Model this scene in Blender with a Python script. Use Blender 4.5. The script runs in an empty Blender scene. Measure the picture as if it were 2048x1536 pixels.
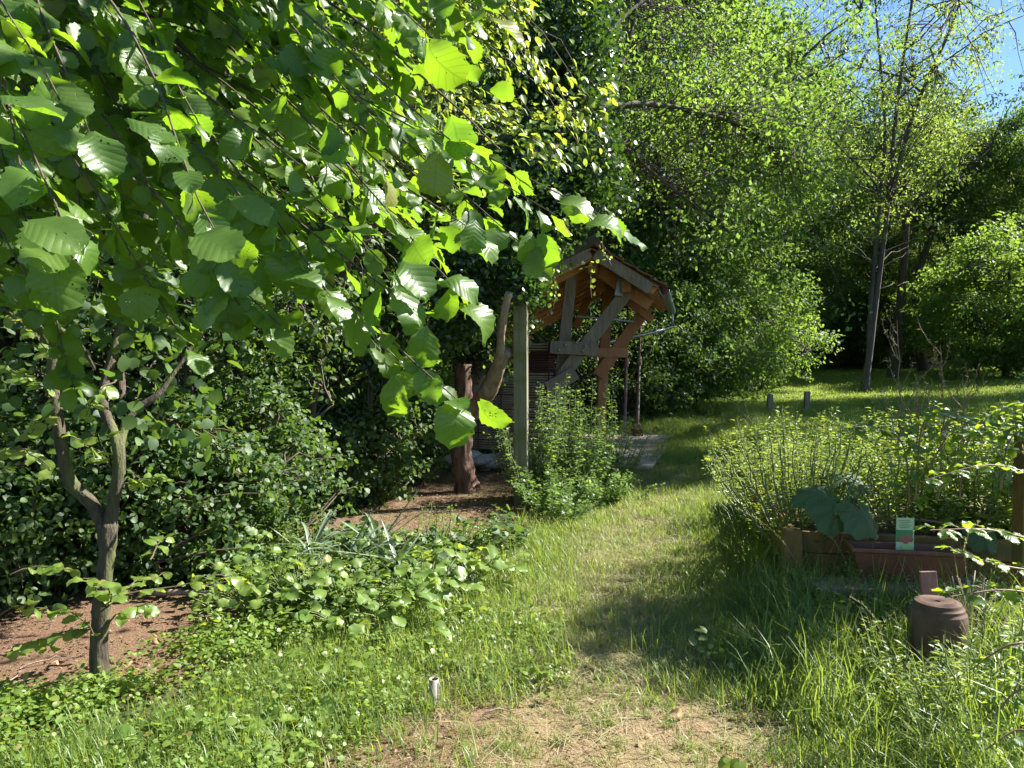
import bpy, math, random
import numpy as np
from mathutils import Vector, Matrix, Quaternion
R = math.radians
sc = bpy.context.scene
COL = sc.collection

# ------------------------------------------------------------------ camera, sky, sun, exposure
EYE = 1.6; F_PX = 1479.0; HZ = 720.0
cam_d = bpy.data.cameras.new('camera'); cam = bpy.data.objects.new('camera', cam_d); COL.objects.link(cam)
cam.location = (0, 0, EYE)
cam.rotation_euler = (R(90) - math.atan((768 - HZ) / F_PX), 0, 0)
cam_d.sensor_width = 36; cam_d.lens = 36 * F_PX / 2048
cam_d.clip_start = 0.05; cam_d.clip_end = 2000
sc.camera = cam

SUN_AZ = R(72); SUN_EL = R(42)          # azimuth measured from +Y (ahead) towards +X (right)
sdir = Vector((math.sin(SUN_AZ) * math.cos(SUN_EL), math.cos(SUN_AZ) * math.cos(SUN_EL), math.sin(SUN_EL)))
w = bpy.data.worlds.new('World'); sc.world = w; w.use_nodes = True
nt = w.node_tree; nt.nodes.clear()
sky = nt.nodes.new('ShaderNodeTexSky'); sky.sky_type = 'NISHITA'; sky.sun_disc = False
sky.sun_elevation = SUN_EL; sky.sun_rotation = SUN_AZ; sky.air_density = 1.0; sky.dust_density = 0.0; sky.ozone_density = 6.0
bg = nt.nodes.new('ShaderNodeBackground'); bg.inputs['Strength'].default_value = 0.06
wo = nt.nodes.new('ShaderNodeOutputWorld')
nt.links.new(sky.outputs[0], bg.inputs[0]); nt.links.new(bg.outputs[0], wo.inputs[0])
sl = bpy.data.lights.new('sun', 'SUN'); sl.energy = 5.0; sl.angle = R(0.53); sl.color = (1.0, 0.96, 0.88)
so = bpy.data.objects.new('sun', sl); COL.objects.link(so)
so.rotation_euler = sdir.to_track_quat('Z', 'Y').to_euler(); so.location = sdir * 60
sc.view_settings.view_transform = 'Standard'; sc.view_settings.look = 'None'
sc.view_settings.exposure = 1.88; sc.view_settings.gamma = 1.0
sc.render.engine = 'CYCLES'
cy = sc.cycles
cy.max_bounces = 6; cy.diffuse_bounces = 3; cy.glossy_bounces = 2; cy.transmission_bounces = 4; cy.transparent_max_bounces = 6
cy.use_adaptive_sampling = True; cy.adaptive_threshold = 0.02
cy.use_denoising = True; cy.denoiser = 'OPENIMAGEDENOISE'; cy.denoising_prefilter = 'ACCURATE'
cy.sample_clamp_indirect = 4.0
sc.render.use_persistent_data = False

# ------------------------------------------------------------------ small maths helpers
rng = np.random.default_rng(7); random.seed(7)
def nz(v):
    v = np.asarray(v, float); return v / np.maximum(np.linalg.norm(v, axis=-1, keepdims=True), 1e-9)
def P(px, py, d):                                   # point seen at pixel px, py (2048 frame) at distance d ahead
    c = math.atan((768 - HZ) / F_PX)
    u = (px - 1024) / F_PX; v = (768 - py) / F_PX
    dy = math.cos(c) + v * math.sin(c); dz = -math.sin(c) + v * math.cos(c)
    return np.array([u * d / dy, d, EYE + dz * d / dy])
def hsh(ix, iy, s):
    n = (ix * 374761393 + iy * 668265263 + s * 2147483647) & 0xFFFFFFFF
    n = ((n ^ (n >> 13)) * 1274126177) & 0xFFFFFFFF
    return ((n ^ (n >> 16)) & 0xFFFF) / 65535.0
def vnoise(x, y, s=0):
    x = np.asarray(x, float); y = np.asarray(y, float)
    ix = np.floor(x).astype(np.int64); iy = np.floor(y).astype(np.int64)
    fx = x - ix; fy = y - iy; fx = fx * fx * (3 - 2 * fx); fy = fy * fy * (3 - 2 * fy)
    a = hsh(ix, iy, s); b = hsh(ix + 1, iy, s); c = hsh(ix, iy + 1, s); d = hsh(ix + 1, iy + 1, s)
    return (a * (1 - fx) + b * fx) * (1 - fy) + (c * (1 - fx) + d * fx) * fy
def fbm(x, y, s=0, o=4):
    t = 0; a = .5
    for i in range(o): t = t + a * vnoise(x * 2 ** i, y * 2 ** i, s + i); a *= .5
    return t
def sst(a, b, x):
    t = np.clip((np.asarray(x, float) - a) / (b - a), 0, 1); return t * t * (3 - 2 * t)
def gh(x, y):                                       # height of the ground
    x = np.asarray(x, float); y = np.asarray(y, float)
    sp = np.log1p(np.exp(np.clip((x - 2.2) * 2, -30, 30))) / 2
    h = sst(5, 12, y) * (0.055 * np.minimum(sp, 30) + 0.010 * np.maximum(y - 8, 0) * sst(-1, 4, x))
    h = h + 0.16 * np.clip(y - 50, 0, 60) + 0.12 * np.clip(-x - 14, 0, 60)
    h = h + 0.03 * (fbm(x * .6, y * .6, 3) - .47) * 2 + 0.012 * (fbm(x * 5, y * 5, 9) - .47) * 2
    slabm = sst(.6, 0, np.maximum(np.maximum(np.abs(x - 1.9) - 1.7, np.abs(y - 12.9) - 2.2), 0))
    return h * (1 - slabm) + 0.0 * slabm

# ------------------------------------------------------------------ mesh helpers
class G:                                            # collects geometry, builds ONE mesh object
    def __init__(s): s.V = []; s.F3 = []; s.F4 = []; s.L = []; s.n = 0
    def add(s, V, F3=None, F4=None, L=None):
        V = np.asarray(V, float).reshape(-1, 3)
        if F3 is not None and len(F3): s.F3.append(np.asarray(F3).reshape(-1, 3) + s.n)
        if F4 is not None and len(F4): s.F4.append(np.asarray(F4).reshape(-1, 4) + s.n)
        s.V.append(V); s.L.append(np.zeros((len(V), 3)) if L is None else np.asarray(L, float)); s.n += len(V)
        return s
    def mesh(s, name, mat, smooth=True):
        V = np.concatenate(s.V); L = np.concatenate(s.L)
        f3 = np.concatenate(s.F3) if s.F3 else np.zeros((0, 3), int)
        f4 = np.concatenate(s.F4) if s.F4 else np.zeros((0, 4), int)
        me = bpy.data.meshes.new(name)
        me.vertices.add(len(V)); me.vertices.foreach_set('co', V.astype(np.float32).ravel())
        li = np.concatenate([f3.ravel(), f4.ravel()]).astype(np.int32)
        me.loops.add(len(li)); me.loops.foreach_set('vertex_index', li)
        n = len(f3) + len(f4); me.polygons.add(n)
        st = np.concatenate([np.arange(len(f3)) * 3, len(f3) * 3 + np.arange(len(f4)) * 4]).astype(np.int32)
        me.polygons.foreach_set('loop_start', st)
        me.polygons.foreach_set('use_smooth', np.full(n, smooth, bool))
        a = me.attributes.new('lf', 'FLOAT_VECTOR', 'POINT'); a.data.foreach_set('vector', L.astype(np.float32).ravel())
        me.update(calc_edges=True); me.validate()
        if mat: me.materials.append(mat)
        return me
def obj(name, data, parent=None, loc=None, rot=None, scl=None):
    o = bpy.data.objects.new(name, data); COL.objects.link(o)
    if parent is not None: o.parent = parent
    if loc is not None: o.location = loc
    if rot is not None: o.rotation_euler = rot
    if scl is not None: o.scale = scl if hasattr(scl, '__len__') else (scl,) * 3
    return o
def tag(o, label=None, cat=None, group=None, kind=None):
    if label: o['label'] = label
    if cat: o['category'] = cat
    if group: o['group'] = group
    if kind: o['kind'] = kind
    return o
def thing(name, label, cat, loc=(0, 0, 0), rz=0, group=None):
    return tag(obj(name, None, None, loc, (0, 0, rz)), label, cat, group)
BOXF = [(0, 3, 2, 1), (4, 5, 6, 7), (0, 1, 5, 4), (1, 2, 6, 5), (2, 3, 7, 6), (3, 0, 4, 7)]
def boxV(c, s, jit=0):
    c = np.asarray(c, float); s = np.asarray(s, float) / 2
    v = np.array([(-1, -1, -1), (1, -1, -1), (1, 1, -1), (-1, 1, -1), (-1, -1, 1), (1, -1, 1), (1, 1, 1), (-1, 1, 1)], float)
    return c + v * s + (rng.normal(0, jit, (8, 3)) if jit else 0)
def beamV(a, b, wd, th, up=(0, 0, 1)):              # a timber from a to b; wd sideways, th along up
    a = np.asarray(a, float); b = np.asarray(b, float); d = nz(b - a)
    up = np.asarray(up, float); sx = nz(np.cross(d, up)); u = np.cross(sx, d)
    o = []
    for q in (a, b):
        for i, j in ((-1, -1), (1, -1), (1, 1), (-1, 1)): o.append(q + sx * i * wd / 2 + u * j * th / 2)
    return np.array(o)
def uvL(n, r=None): return np.column_stack([np.zeros(n), np.zeros(n), np.full(n, rng.random() if r is None else r)])
def box(name, mat, c, s, parent=None, bev=.004, jit=0, rz=None, loc=None):
    g = G().add(boxV(c, s, jit), F4=BOXF, L=uvL(8)); o = obj(name, g.mesh(name, mat, False), parent, loc, None if rz is None else (0, 0, rz))
    if bev: bevel(o, bev)
    return o
def bevel(o, wd, seg=2):
    m = o.modifiers.new('edge', 'BEVEL'); m.width = wd; m.segments = seg; m.limit_method = 'ANGLE'
def beam(name, mat, a, b, wd, th, parent=None, up=(0, 0, 1), bev=.006):
    a = np.asarray(a, float); b = np.asarray(b, float); mid = (a + b) / 2
    g = G().add(beamV(a - mid, b - mid, wd, th, up), F4=BOXF, L=uvL(8))
    o = obj(name, g.mesh(name, mat, False), parent, mid)
    if bev: bevel(o, bev)
    return o
def tube(g, pts, rad, sides=6, rough=0, L=None, cap=True):
    pts = np.asarray(pts, float); n = len(pts); rad = np.broadcast_to(np.asarray(rad, float), (n,))
    t = np.gradient(pts, axis=0); t = nz(t)
    ref = np.array([.13, .97, .2]) if abs(t[0][2]) > .8 else np.array([0, 0, 1.])
    a = nz(np.cross(t, ref)); b = np.cross(t, a)
    th = np.linspace(0, 2 * np.pi, sides, endpoint=False)
    rr = rad[:, None] * (1 + (rng.normal(0, rough, (n, sides)) if rough else 0))
    V = pts[:, None, :] + rr[..., None] * (np.cos(th)[None, :, None] * a[:, None, :] + np.sin(th)[None, :, None] * b[:, None, :])
    V = V.reshape(-1, 3)
    i = np.arange(n - 1)[:, None] * sides; j = np.arange(sides)[None, :]; k = (j + 1) % sides
    F = np.stack([i + j, i + k, i + sides + k, i + sides + j], -1).reshape(-1, 4)
    LL = np.column_stack([np.zeros(len(V)), np.repeat(np.linspace(0, 1, n), sides), np.full(len(V), rng.random())]) if L is None else L
    F3 = []
    if cap and rad[-1] > .004:
        V = np.vstack([V, pts[-1]]); LL = np.vstack([LL, LL[-1]]); e = n * sides
        F3 = [((n - 1) * sides + q, (n - 1) * sides + (q + 1) % sides, e) for q in range(sides)]
    g.add(V, F3=F3, F4=F, L=LL)
def curve(a, b, bend=(0, 0, 0), n=6, wob=0):
    a = np.asarray(a, float); b = np.asarray(b, float); t = np.linspace(0, 1, n)[:, None]
    p = a * (1 - t) + b * t + 4 * t * (1 - t) * np.asarray(bend, float)
    if wob: q = rng.normal(0, wob, (n, 3)); q[0] = 0; p = p + q
    return p
def spline(pts, n=20):                              # smooth line through points
    pts = np.asarray(pts, float); m = len(pts)
    pp = np.vstack([2 * pts[0] - pts[1], pts, 2 * pts[-1] - pts[-2]]); out = []
    for s in np.linspace(0, m - 1 - 1e-6, n):
        i = int(s); f = s - i; p0, p1, p2, p3 = pp[i], pp[i + 1], pp[i + 2], pp[i + 3]
        out.append(.5 * (2 * p1 + (p2 - p0) * f + (2 * p0 - 5 * p1 + 4 * p2 - p3) * f * f + (3 * p1 - p0 - 3 * p2 + p3) * f ** 3))
    return np.array(out)

# ------------------------------------------------------------------ leaf templates: (verts, tris, quads, uv)  unit length along +Y
def tmpl_simple(wd=.5, fold=.1, droop=.08):
    V = np.array([(0, 0, 0), (wd / 2, .45, fold), (0, 1, -droop), (-wd / 2, .45, fold)], float)
    return V, np.array([(0, 1, 2), (0, 2, 3)]), None, np.array([(0, 0), (1, .45), (0, 1), (-1, .45)], float)
def tmpl_mid(wd=.6, fold=.08, droop=.15, tipv=.5):
    V = [(0, 0, 0), (0, .5, 0), (0, 1, -droop)]
    for s in (1, -1): V += [(s * wd * .38, .18, fold), (s * wd * .5, tipv, fold), (s * wd * .3, .8, fold * .3 - droop * .5)]
    V = np.array(V, float)
    F3 = [(0, 3, 1), (3, 4, 1), (4, 5, 1), (5, 2, 1), (0, 1, 6), (6, 1, 7), (7, 1, 8), (8, 1, 2)]
    uv = np.array([(0, 0), (0, .5), (0, 1), (1, .18), (1, .5), (1, .8), (-1, .18), (-1, .5), (-1, .8)], float)
    return V, np.array(F3), None, uv
def tmpl_hazel(seed=0, wd=.86, rows=9, curl=.12, serr=.05, tipw=.0):
    r = np.random.default_rng(seed)
    vs = np.array([0, .05, .11, .18, .26, .34, .42, .5, .58, .66, .74, .82, .89, .945, 1.0]); m = len(vs) - 1
    wf = np.interp(vs, [0, .05, .11, .18, .26, .34, .42, .5, .58, .66, .74, .82, .89, .945, 1.0], [.07, .24, .335, .40, .445, .475, .49, .5, .495, .475, .44, .375, .27, .14, .0]) * wd
    cols = [-1, -.82, -.42, 0, .42, .82, 1]; V = []; UV = []
    ph = r.uniform(0, 6); asym = r.uniform(-.06, .06); tw = r.uniform(-.6, .6); cu = r.uniform(.3, 1.6) * curl; wv = r.uniform(.02, .06)
    for i, (v, hw) in enumerate(zip(vs, wf)):
        for c in cols:
            x = c * hw; y = v + (.07 * abs(c) if 0 < i < m - 1 else 0)
            if abs(c) == 1 and 0 < i < m: x *= 1 + (serr if i % 2 else -serr) + r.normal(0, .018); y += (.014 if i % 2 else -.010)
            if i == 0: y -= .05 * abs(c)
            z = -cu * (v - .4) ** 2 * 2 + .13 * abs(x) * (1 if seed % 3 else -1) * 1.2 + (.006 if i % 2 else -.006) * (abs(c) > .2) + wv * math.sin(ph + v * 5 + c * 1.7) + wv * .6 * abs(c) ** 2 * math.sin(ph * 2 + v * 13) + tw * x * (v - .5) * .5
            if i == m: x = asym * .3; y = 1.05 - (0.0 if c == 0 else .03 * abs(c))
            V.append((x + asym * v * (1 - v), y, z)); UV.append((c, v))
    F = [(i * 7 + j, i * 7 + j + 1, i * 7 + j + 8, i * 7 + j + 7) for i in range(m) for j in range(6)]
    return np.array(V, float), None, np.array(F), np.array(UV, float)
def place_leaves(g, pos, yd, zd, size, t, wj=None, rnd=None):
    TV, T3, T4, UV = t; n = len(pos); k = len(TV)
    pos = np.asarray(pos, float); yd = nz(yd); zd = np.asarray(zd, float)
    xd = nz(np.cross(yd, zd)); zd = np.cross(xd, yd)
    size = np.broadcast_to(np.asarray(size, float), (n,)); wj = np.ones(n) if wj is None else wj
    V = pos[:, None] + size[:, None, None] * (TV[None, :, 0, None] * wj[:, None, None] * xd[:, None] + TV[None, :, 1, None] * yd[:, None] + TV[None, :, 2, None] * zd[:, None])
    rnd = rng.random(n) if rnd is None else rnd
    L = np.concatenate([np.broadcast_to(UV[None], (n, k, 2)), np.broadcast_to(rnd[:, None, None], (n, k, 1))], -1)
    off = (np.arange(n) * k)[:, None, None]
    g.add(V.reshape(-1, 3), F3=None if T3 is None else (T3[None] + off).reshape(-1, 3), F4=None if T4 is None else (T4[None] + off).reshape(-1, 4), L=L.reshape(-1, 3))
def rdir(n, r=None):
    r = r or rng
    return nz(r.normal(0, 1, (n, 3)))

# ------------------------------------------------------------------ materials
def mat(name):
    m = bpy.data.materials.new(name); m.use_nodes = True; t = m.node_tree; t.nodes.clear()
    out = t.nodes.new('ShaderNodeOutputMaterial'); return m, t, out
def N(t, ty, **k):
    n = t.nodes.new(ty)
    for a, v in k.items():
        if a in n.inputs: n.inputs[a].default_value = v
        else: setattr(n, a, v)
    return n
def ramp(t, fac, stops):
    r = t.nodes.new('ShaderNodeValToRGB'); e = r.color_ramp.elements
    while len(e) < len(stops): e.new(.5)
    for q, (p, c) in zip(e, stops): q.position = p; q.color = (*c, 1)
    t.links.new(fac, r.inputs[0]); return r.outputs[0]
def mixc(t, f, a, b, mode='MIX'):
    m = t.nodes.new('ShaderNodeMix'); m.data_type = 'RGBA'; m.blend_type = mode
    for s, v in ((0, f), (6, a), (7, b)):
        if hasattr(v, 'links'): t.links.new(v, m.inputs[s])
        else: m.inputs[s].default_value = v if s == 0 else (*v, 1)
    return m.outputs[2]
def math_(t, op, a, b=0, c=None):
    m = t.nodes.new('ShaderNodeMath'); m.operation = op
    for i, v in enumerate((a, b) + (() if c is None else (c,))):
        if hasattr(v, 'links'): t.links.new(v, m.inputs[i])
        else: m.inputs[i].default_value = v
    return m.outputs[0]
def leaf_mat(name, c0, c1, tr, rough=.42, tf=.45, veins=0, old=None, spec=.5, holes=False):
    """c0..c1 leaf colours picked per leaf, tr the colour of light that comes through"""
    m, t, out = mat(name)
    at = N(t, 'ShaderNodeAttribute', attribute_name='lf'); sx = N(t, 'ShaderNodeSeparateXYZ'); t.links.new(at.outputs['Vector'], sx.inputs[0])
    oi = N(t, 'ShaderNodeObjectInfo')
    rn = math_(t, 'FRACT', math_(t, 'ADD', sx.outputs[2], oi.outputs['Random']))
    col = mixc(t, rn, c0, c1)
    trc = mixc(t, rn, tr, tuple(min(1, x * y) for x, y in zip(tr, (1.25, 1.05, .8))))
    if old:
        k = math_(t, 'GREATER_THAN', math_(t, 'FRACT', math_(t, 'MULTIPLY', rn, 17.3)), .975)
        col = mixc(t, k, col, old)
    p = N(t, 'ShaderNodeBsdfPrincipled', Roughness=rough); p.inputs['Specular IOR Level'].default_value = spec
    trn = N(t, 'ShaderNodeBsdfTranslucent')
    if veins:
        ax = math_(t, 'ABSOLUTE', sx.outputs[0])
        q = math_(t, 'SUBTRACT', sx.outputs[1], math_(t, 'MULTIPLY', ax, .16))
        s = math_(t, 'ABSOLUTE', math_(t, 'SINE', math_(t, 'MULTIPLY', q, veins)))
        vein = math_(t, 'SUBTRACT', 1, sst_node(t, s, 0.0, .28))
        mid = math_(t, 'SUBTRACT', 1, sst_node(t, ax, 0.0, .07))
        vv = math_(t, 'MAXIMUM', vein, mid)
        geo = N(t, 'ShaderNodeNewGeometry'); tc = N(t, 'ShaderNodeTexCoord')
        nz_ = N(t, 'ShaderNodeTexNoise', Scale=38.0, Detail=3.0); t.links.new(tc.outputs['Object'], nz_.inputs['Vector'])
        col = mixc(t, math_(t, 'MULTIPLY', vv, .28), col, (0.14, 0.22, .05))
        col = mixc(t, math_(t, 'MULTIPLY', nz_.outputs[0], .35), col, (.05, .09, .02))
        trc = mixc(t, math_(t, 'MULTIPLY', vv, .5), trc, (trc_d := (tr[0] * .35, tr[1] * .45, tr[2] * .4)))
        bp = N(t, 'ShaderNodeBump', Strength=.28, Distance=.0018)
        hh = math_(t, 'ADD', math_(t, 'MULTIPLY', s, 1.0), math_(t, 'MULTIPLY', nz_.outputs[0], .5))
        t.links.new(hh, bp.inputs['Height']); t.links.new(bp.outputs[0], p.inputs['Normal'])
    t.links.new(col, p.inputs['Base Color']); t.links.new(trc, trn.inputs[0])
    mx = N(t, 'ShaderNodeMixShader'); mx.inputs[0].default_value = tf
    t.links.new(p.outputs[0], mx.inputs[1]); t.links.new(trn.outputs[0], mx.inputs[2])
    last = mx.outputs[0]
    if holes:
        vo = N(t, 'ShaderNodeTexVoronoi', Scale=5.5); cb = N(t, 'ShaderNodeCombineXYZ')
        t.links.new(sx.outputs[0], cb.inputs[0]); t.links.new(math_(t, 'MULTIPLY', sx.outputs[1], 2), cb.inputs[1])
        t.links.new(math_(t, 'MULTIPLY', oi.outputs['Random'], 57), cb.inputs[2]); t.links.new(cb.outputs[0], vo.inputs['Vector'])
        n2 = N(t, 'ShaderNodeTexNoise', Scale=1.3); t.links.new(cb.outputs[0], n2.inputs['Vector'])
        h = math_(t, 'LESS_THAN', vo.outputs['Distance'], math_(t, 'MULTIPLY', math_(t, 'MAXIMUM', math_(t, 'SUBTRACT', n2.outputs[0], .50), 0), 1.7))
        tp = N(t, 'ShaderNodeBsdfTransparent'); m2 = N(t, 'ShaderNodeMixShader')
        t.links.new(h, m2.inputs[0]); t.links.new(last, m2.inputs[1]); t.links.new(tp.outputs[0], m2.inputs[2]); last = m2.outputs[0]
    t.links.new(last, out.inputs[0]); return m
def sst_node(t, x, a, b):
    m = t.nodes.new('ShaderNodeMapRange'); m.interpolation_type = 'SMOOTHSTEP'
    t.links.new(x, m.inputs[0]); m.inputs[1].default_value = a; m.inputs[2].default_value = b; return m.outputs[0]
def wood_mat(name, c0, c1, grain=(30, 30, 2), rough=.8, moss=None, bump=.4):
    m, t, out = mat(name)
    tc = N(t, 'ShaderNodeTexCoord'); mp = N(t, 'ShaderNodeMapping'); mp.inputs['Scale'].default_value = grain
    at = N(t, 'ShaderNodeAttribute', attribute_name='lf'); 
    ad = N(t, 'ShaderNodeVectorMath', operation='ADD'); t.links.new(tc.outputs['Object'], ad.inputs[0]); t.links.new(at.outputs['Vector'], ad.inputs[1])
    t.links.new(ad.outputs[0], mp.inputs[0])
    n1 = N(t, 'ShaderNodeTexNoise', Scale=1.0, Detail=6.0, Roughness=.65, Distortion=.4); t.links.new(mp.outputs[0], n1.inputs['Vector'])
    n2 = N(t, 'ShaderNodeTexNoise', Scale=2.5, Detail=3.0); t.links.new(ad.outputs[0], n2.inputs['Vector'])
    c = ramp(t, n1.outputs[0], [(.3, c0), (.7, c1)])
    c = mixc(t, math_(t, 'MULTIPLY', n2.outputs[0], .5), c, tuple(x * .45 for x in c0))
    if moss:
        n3 = N(t, 'ShaderNodeTexNoise', Scale=4.0, Detail=5.0); t.links.new(ad.outputs[0], n3.inputs['Vector'])
        c = mixc(t, sst_node(t, n3.outputs[0], .5, .65), c, moss)
    p = N(t, 'ShaderNodeBsdfPrincipled', Roughness=rough); t.links.new(c, p.inputs['Base Color'])
    bp = N(t, 'ShaderNodeBump', Strength=bump, Distance=.01); t.links.new(n1.outputs[0], bp.inputs['Height']); t.links.new(bp.outputs[0], p.inputs['Normal'])
    t.links.new(p.outputs[0], out.inputs[0]); return m
def noise_mat(name, c0, c1, scale=8, rough=.85, bump=.4, dist=.01, detail=6, c2=None, metal=0):
    m, t, out = mat(name); tc0 = N(t, 'ShaderNodeTexCoord'); tc = N(t, 'ShaderNodeMapping'); tc.inputs['Scale'].default_value = (1, 1, .28) if name.startswith('bark') else (1, 1, 1); t.links.new(tc0.outputs['Object'], tc.inputs[0])
    n1 = N(t, 'ShaderNodeTexNoise', Scale=float(scale), Detail=float(detail), Roughness=.65); t.links.new(tc.outputs[0], n1.inputs['Vector'])
    c = ramp(t, n1.outputs[0], [(.32, c0), (.68, c1)])
    if c2:
        n2 = N(t, 'ShaderNodeTexNoise', Scale=scale * .23, Detail=5.0); t.links.new(tc.outputs[0], n2.inputs['Vector'])
        c = mixc(t, sst_node(t, n2.outputs[0], .48, .62), c, c2)
    p = N(t, 'ShaderNodeBsdfPrincipled', Roughness=rough); p.inputs['Metallic'].default_value = metal; t.links.new(c, p.inputs['Base Color'])
    bp = N(t, 'ShaderNodeBump', Strength=bump, Distance=dist); t.links.new(n1.outputs[0], bp.inputs['Height']); t.links.new(bp.outputs[0], p.inputs['Normal'])
    t.links.new(p.outputs[0], out.inputs[0]); return m

HAZEL = leaf_mat('hazel_leaf', (.065, .13, .022), (.11, .18, .032), (.24, .46, .02), rough=.4, tf=.45, veins=24, holes=True, old=(.22, .2, .04))
HAZEL2 = leaf_mat('hazel_foliage', (.05, .10, .018), (.09, .145, .025), (.20, .38, .02), rough=.42, tf=.5, old=(.2, .17, .04))
TREE_A = leaf_mat('tree_leaf_mid', (.03, .08, .022), (.095, .16, .042), (.26, .45, .06), rough=.55, tf=.42, spec=.3)
TREE_B = leaf_mat('tree_leaf_cool', (.03, .075, .03), (.085, .14, .05), (.24, .42, .07), rough=.55, spec=.3, tf=.4)
TREE_C = leaf_mat('tree_leaf_yellow', (.05, .10, .03), (.13, .18, .05), (.32, .47, .08), rough=.55, spec=.3, tf=.45)
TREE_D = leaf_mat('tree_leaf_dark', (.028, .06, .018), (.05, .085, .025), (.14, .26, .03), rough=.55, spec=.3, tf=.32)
IVY = leaf_mat('ivy_leaf', (.018, .042, .012), (.035, .075, .02), (.10, .22, .02), rough=.3, tf=.25, spec=.55)
SHRUB = leaf_mat('shrub_leaf', (.028, .065, .018), (.07, .125, .028), (.15, .28, .03), rough=.55, tf=.35)
BRIGHT = leaf_mat('bright_leaf', (.10, .17, .03), (.16, .22, .045), (.40, .54, .05), rough=.42, tf=.42, old=(.25, .2, .07))
WEED = leaf_mat('weed_leaf', (.10, .175, .035), (.17, .25, .05), (.36, .50, .06), rough=.45, tf=.4, old=(.25, .2, .08))
BRAMBLE = leaf_mat('bramble_leaf', (.06, .12, .03), (.10, .16, .04), (.34, .52, .03), rough=.42, tf=.48, veins=20)
RHUB = leaf_mat('rhubarb_leaf', (.08, .14, .065), (.12, .18, .085), (.16, .30, .07), rough=.6, tf=.3, spec=.3, veins=18)
YUCCA = leaf_mat('yucca_leaf', (.12, .17, .11), (.20, .25, .17), (.18, .26, .1), rough=.38, tf=.15)
GRASS = leaf_mat('grass_blade', (.085, .15, .03), (.16, .22, .05), (.32, .46, .06), rough=.45, tf=.4)
GRASS_Y = leaf_mat('mown_grass_blade', (.16, .21, .06), (.36, .34, .15), (.38, .42, .15), rough=.5, tf=.38)
GRASS_S = leaf_mat('straw_blade', (.28, .24, .12), (.36, .32, .18), (.3, .26, .12), rough=.6, tf=.3)
GRASS_L = leaf_mat('lawn_blade', (.15, .25, .045), (.22, .31, .06), (.34, .46, .07), rough=.5, tf=.4)
STALK = leaf_mat('seed_stalk', (.2, .22, .1), (.3, .28, .15), (.3, .3, .12), rough=.6, tf=.3)
DRYL = leaf_mat('dry_leaf', (.30, .17, .08), (.42, .27, .14), (.3, .18, .08), rough=.7, tf=.2)
BARK = noise_mat('bark_hazel', (.03, .022, .016), (.11, .085, .058), 30, .9, 1.0, .03, c2=(.10, .11, .035))
BARK_D = noise_mat('bark_dark', (.05, .038, .028), (.12, .095, .07), 9, .9, .9, .03)
BARK_SL = noise_mat('bark_slender', (.06, .05, .04), (.12, .10, .085), 7, .9, .8, .02)
BARK_G = noise_mat('bark_grey', (.10, .085, .07), (.19, .165, .135), 7, .9, .8, .02)
BARK_R = noise_mat('bark_old_red', (.05, .025, .018), (.22, .12, .08), 14, .85, 1.0, .05)
BARK_S = noise_mat('bark_bare', (.16, .11, .075), (.34, .27, .2), 16, .8, .8, .02, c2=(.2, .10, .05))
TWIG = noise_mat('twig', (.05, .035, .02), (.12, .085, .05), 30, .8, .3)
STEM = noise_mat('green_stem', (.10, .14, .04), (.16, .18, .07), 30, .6, .2)
STEM_R = noise_mat('red_stem', (.18, .11, .06), (.26, .17, .09), 30, .6, .2)
W_GREY = wood_mat('grey_timber', (.17, .125, .085), (.36, .29, .21), (22, 22, 3))
W_ORNG = wood_mat('orange_timber', (.36, .14, .055), (.52, .23, .10), (20, 20, 3))
W_RAFT = wood_mat('rafter_board', (.60, .27, .10), (.76, .40, .18), (3, 20, 20))  # lighter than the other orange timber: bounced light put into the colour
W_POST = wood_mat('post_timber', (.14, .13, .07), (.25, .225, .14), (30, 30, 2), moss=(.10, .12, .035))
W_BED = wood_mat('bed_board', (.16, .09, .025), (.30, .17, .045), (14, 14, 6), moss=(.11, .10, .03))
W_RED = wood_mat('red_slat_wood', (.22, .09, .07), (.34, .2, .17), (60, 60, 6))
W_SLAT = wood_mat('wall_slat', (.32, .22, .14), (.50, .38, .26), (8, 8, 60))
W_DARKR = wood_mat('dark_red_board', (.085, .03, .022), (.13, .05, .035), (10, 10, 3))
TILE = noise_mat('roof_tile', (.22, .075, .04), (.40, .16, .09), 14, .85, .4, .01, c2=(.16, .10, .07))
ZINC = noise_mat('zinc', (.32, .33, .33), (.46, .47, .47), 6, .42, .1, metal=.8)
RUST = noise_mat('rusty_steel', (.15, .07, .045), (.28, .15, .10), 40, .7, .3, c2=(.22, .2, .19))
SLABM = noise_mat('concrete', (.34, .28, .22), (.50, .42, .34), 6, .9, .3, .006, c2=(.28, .2, .14))
STONE = noise_mat('stone', (.26, .21, .17), (.46, .40, .34), 9, .85, .8, .02)
TERRA = noise_mat('terracotta', (.07, .035, .022), (.14, .075, .045), 12, .8, .3, .004, c2=(.10, .085, .05))
PLAST = noise_mat('terracotta_plastic', (.13, .045, .025), (.21, .075, .04), 6, .5, .1, .002)
PVC = noise_mat('pale_pipe', (.20, .18, .14), (.34, .31, .25), 26, .6, .2, .002, c2=(.18, .16, .11))
DARK = noise_mat('dark_hole', (.02, .018, .015), (.03, .028, .022), 10, .9, .1)

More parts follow.
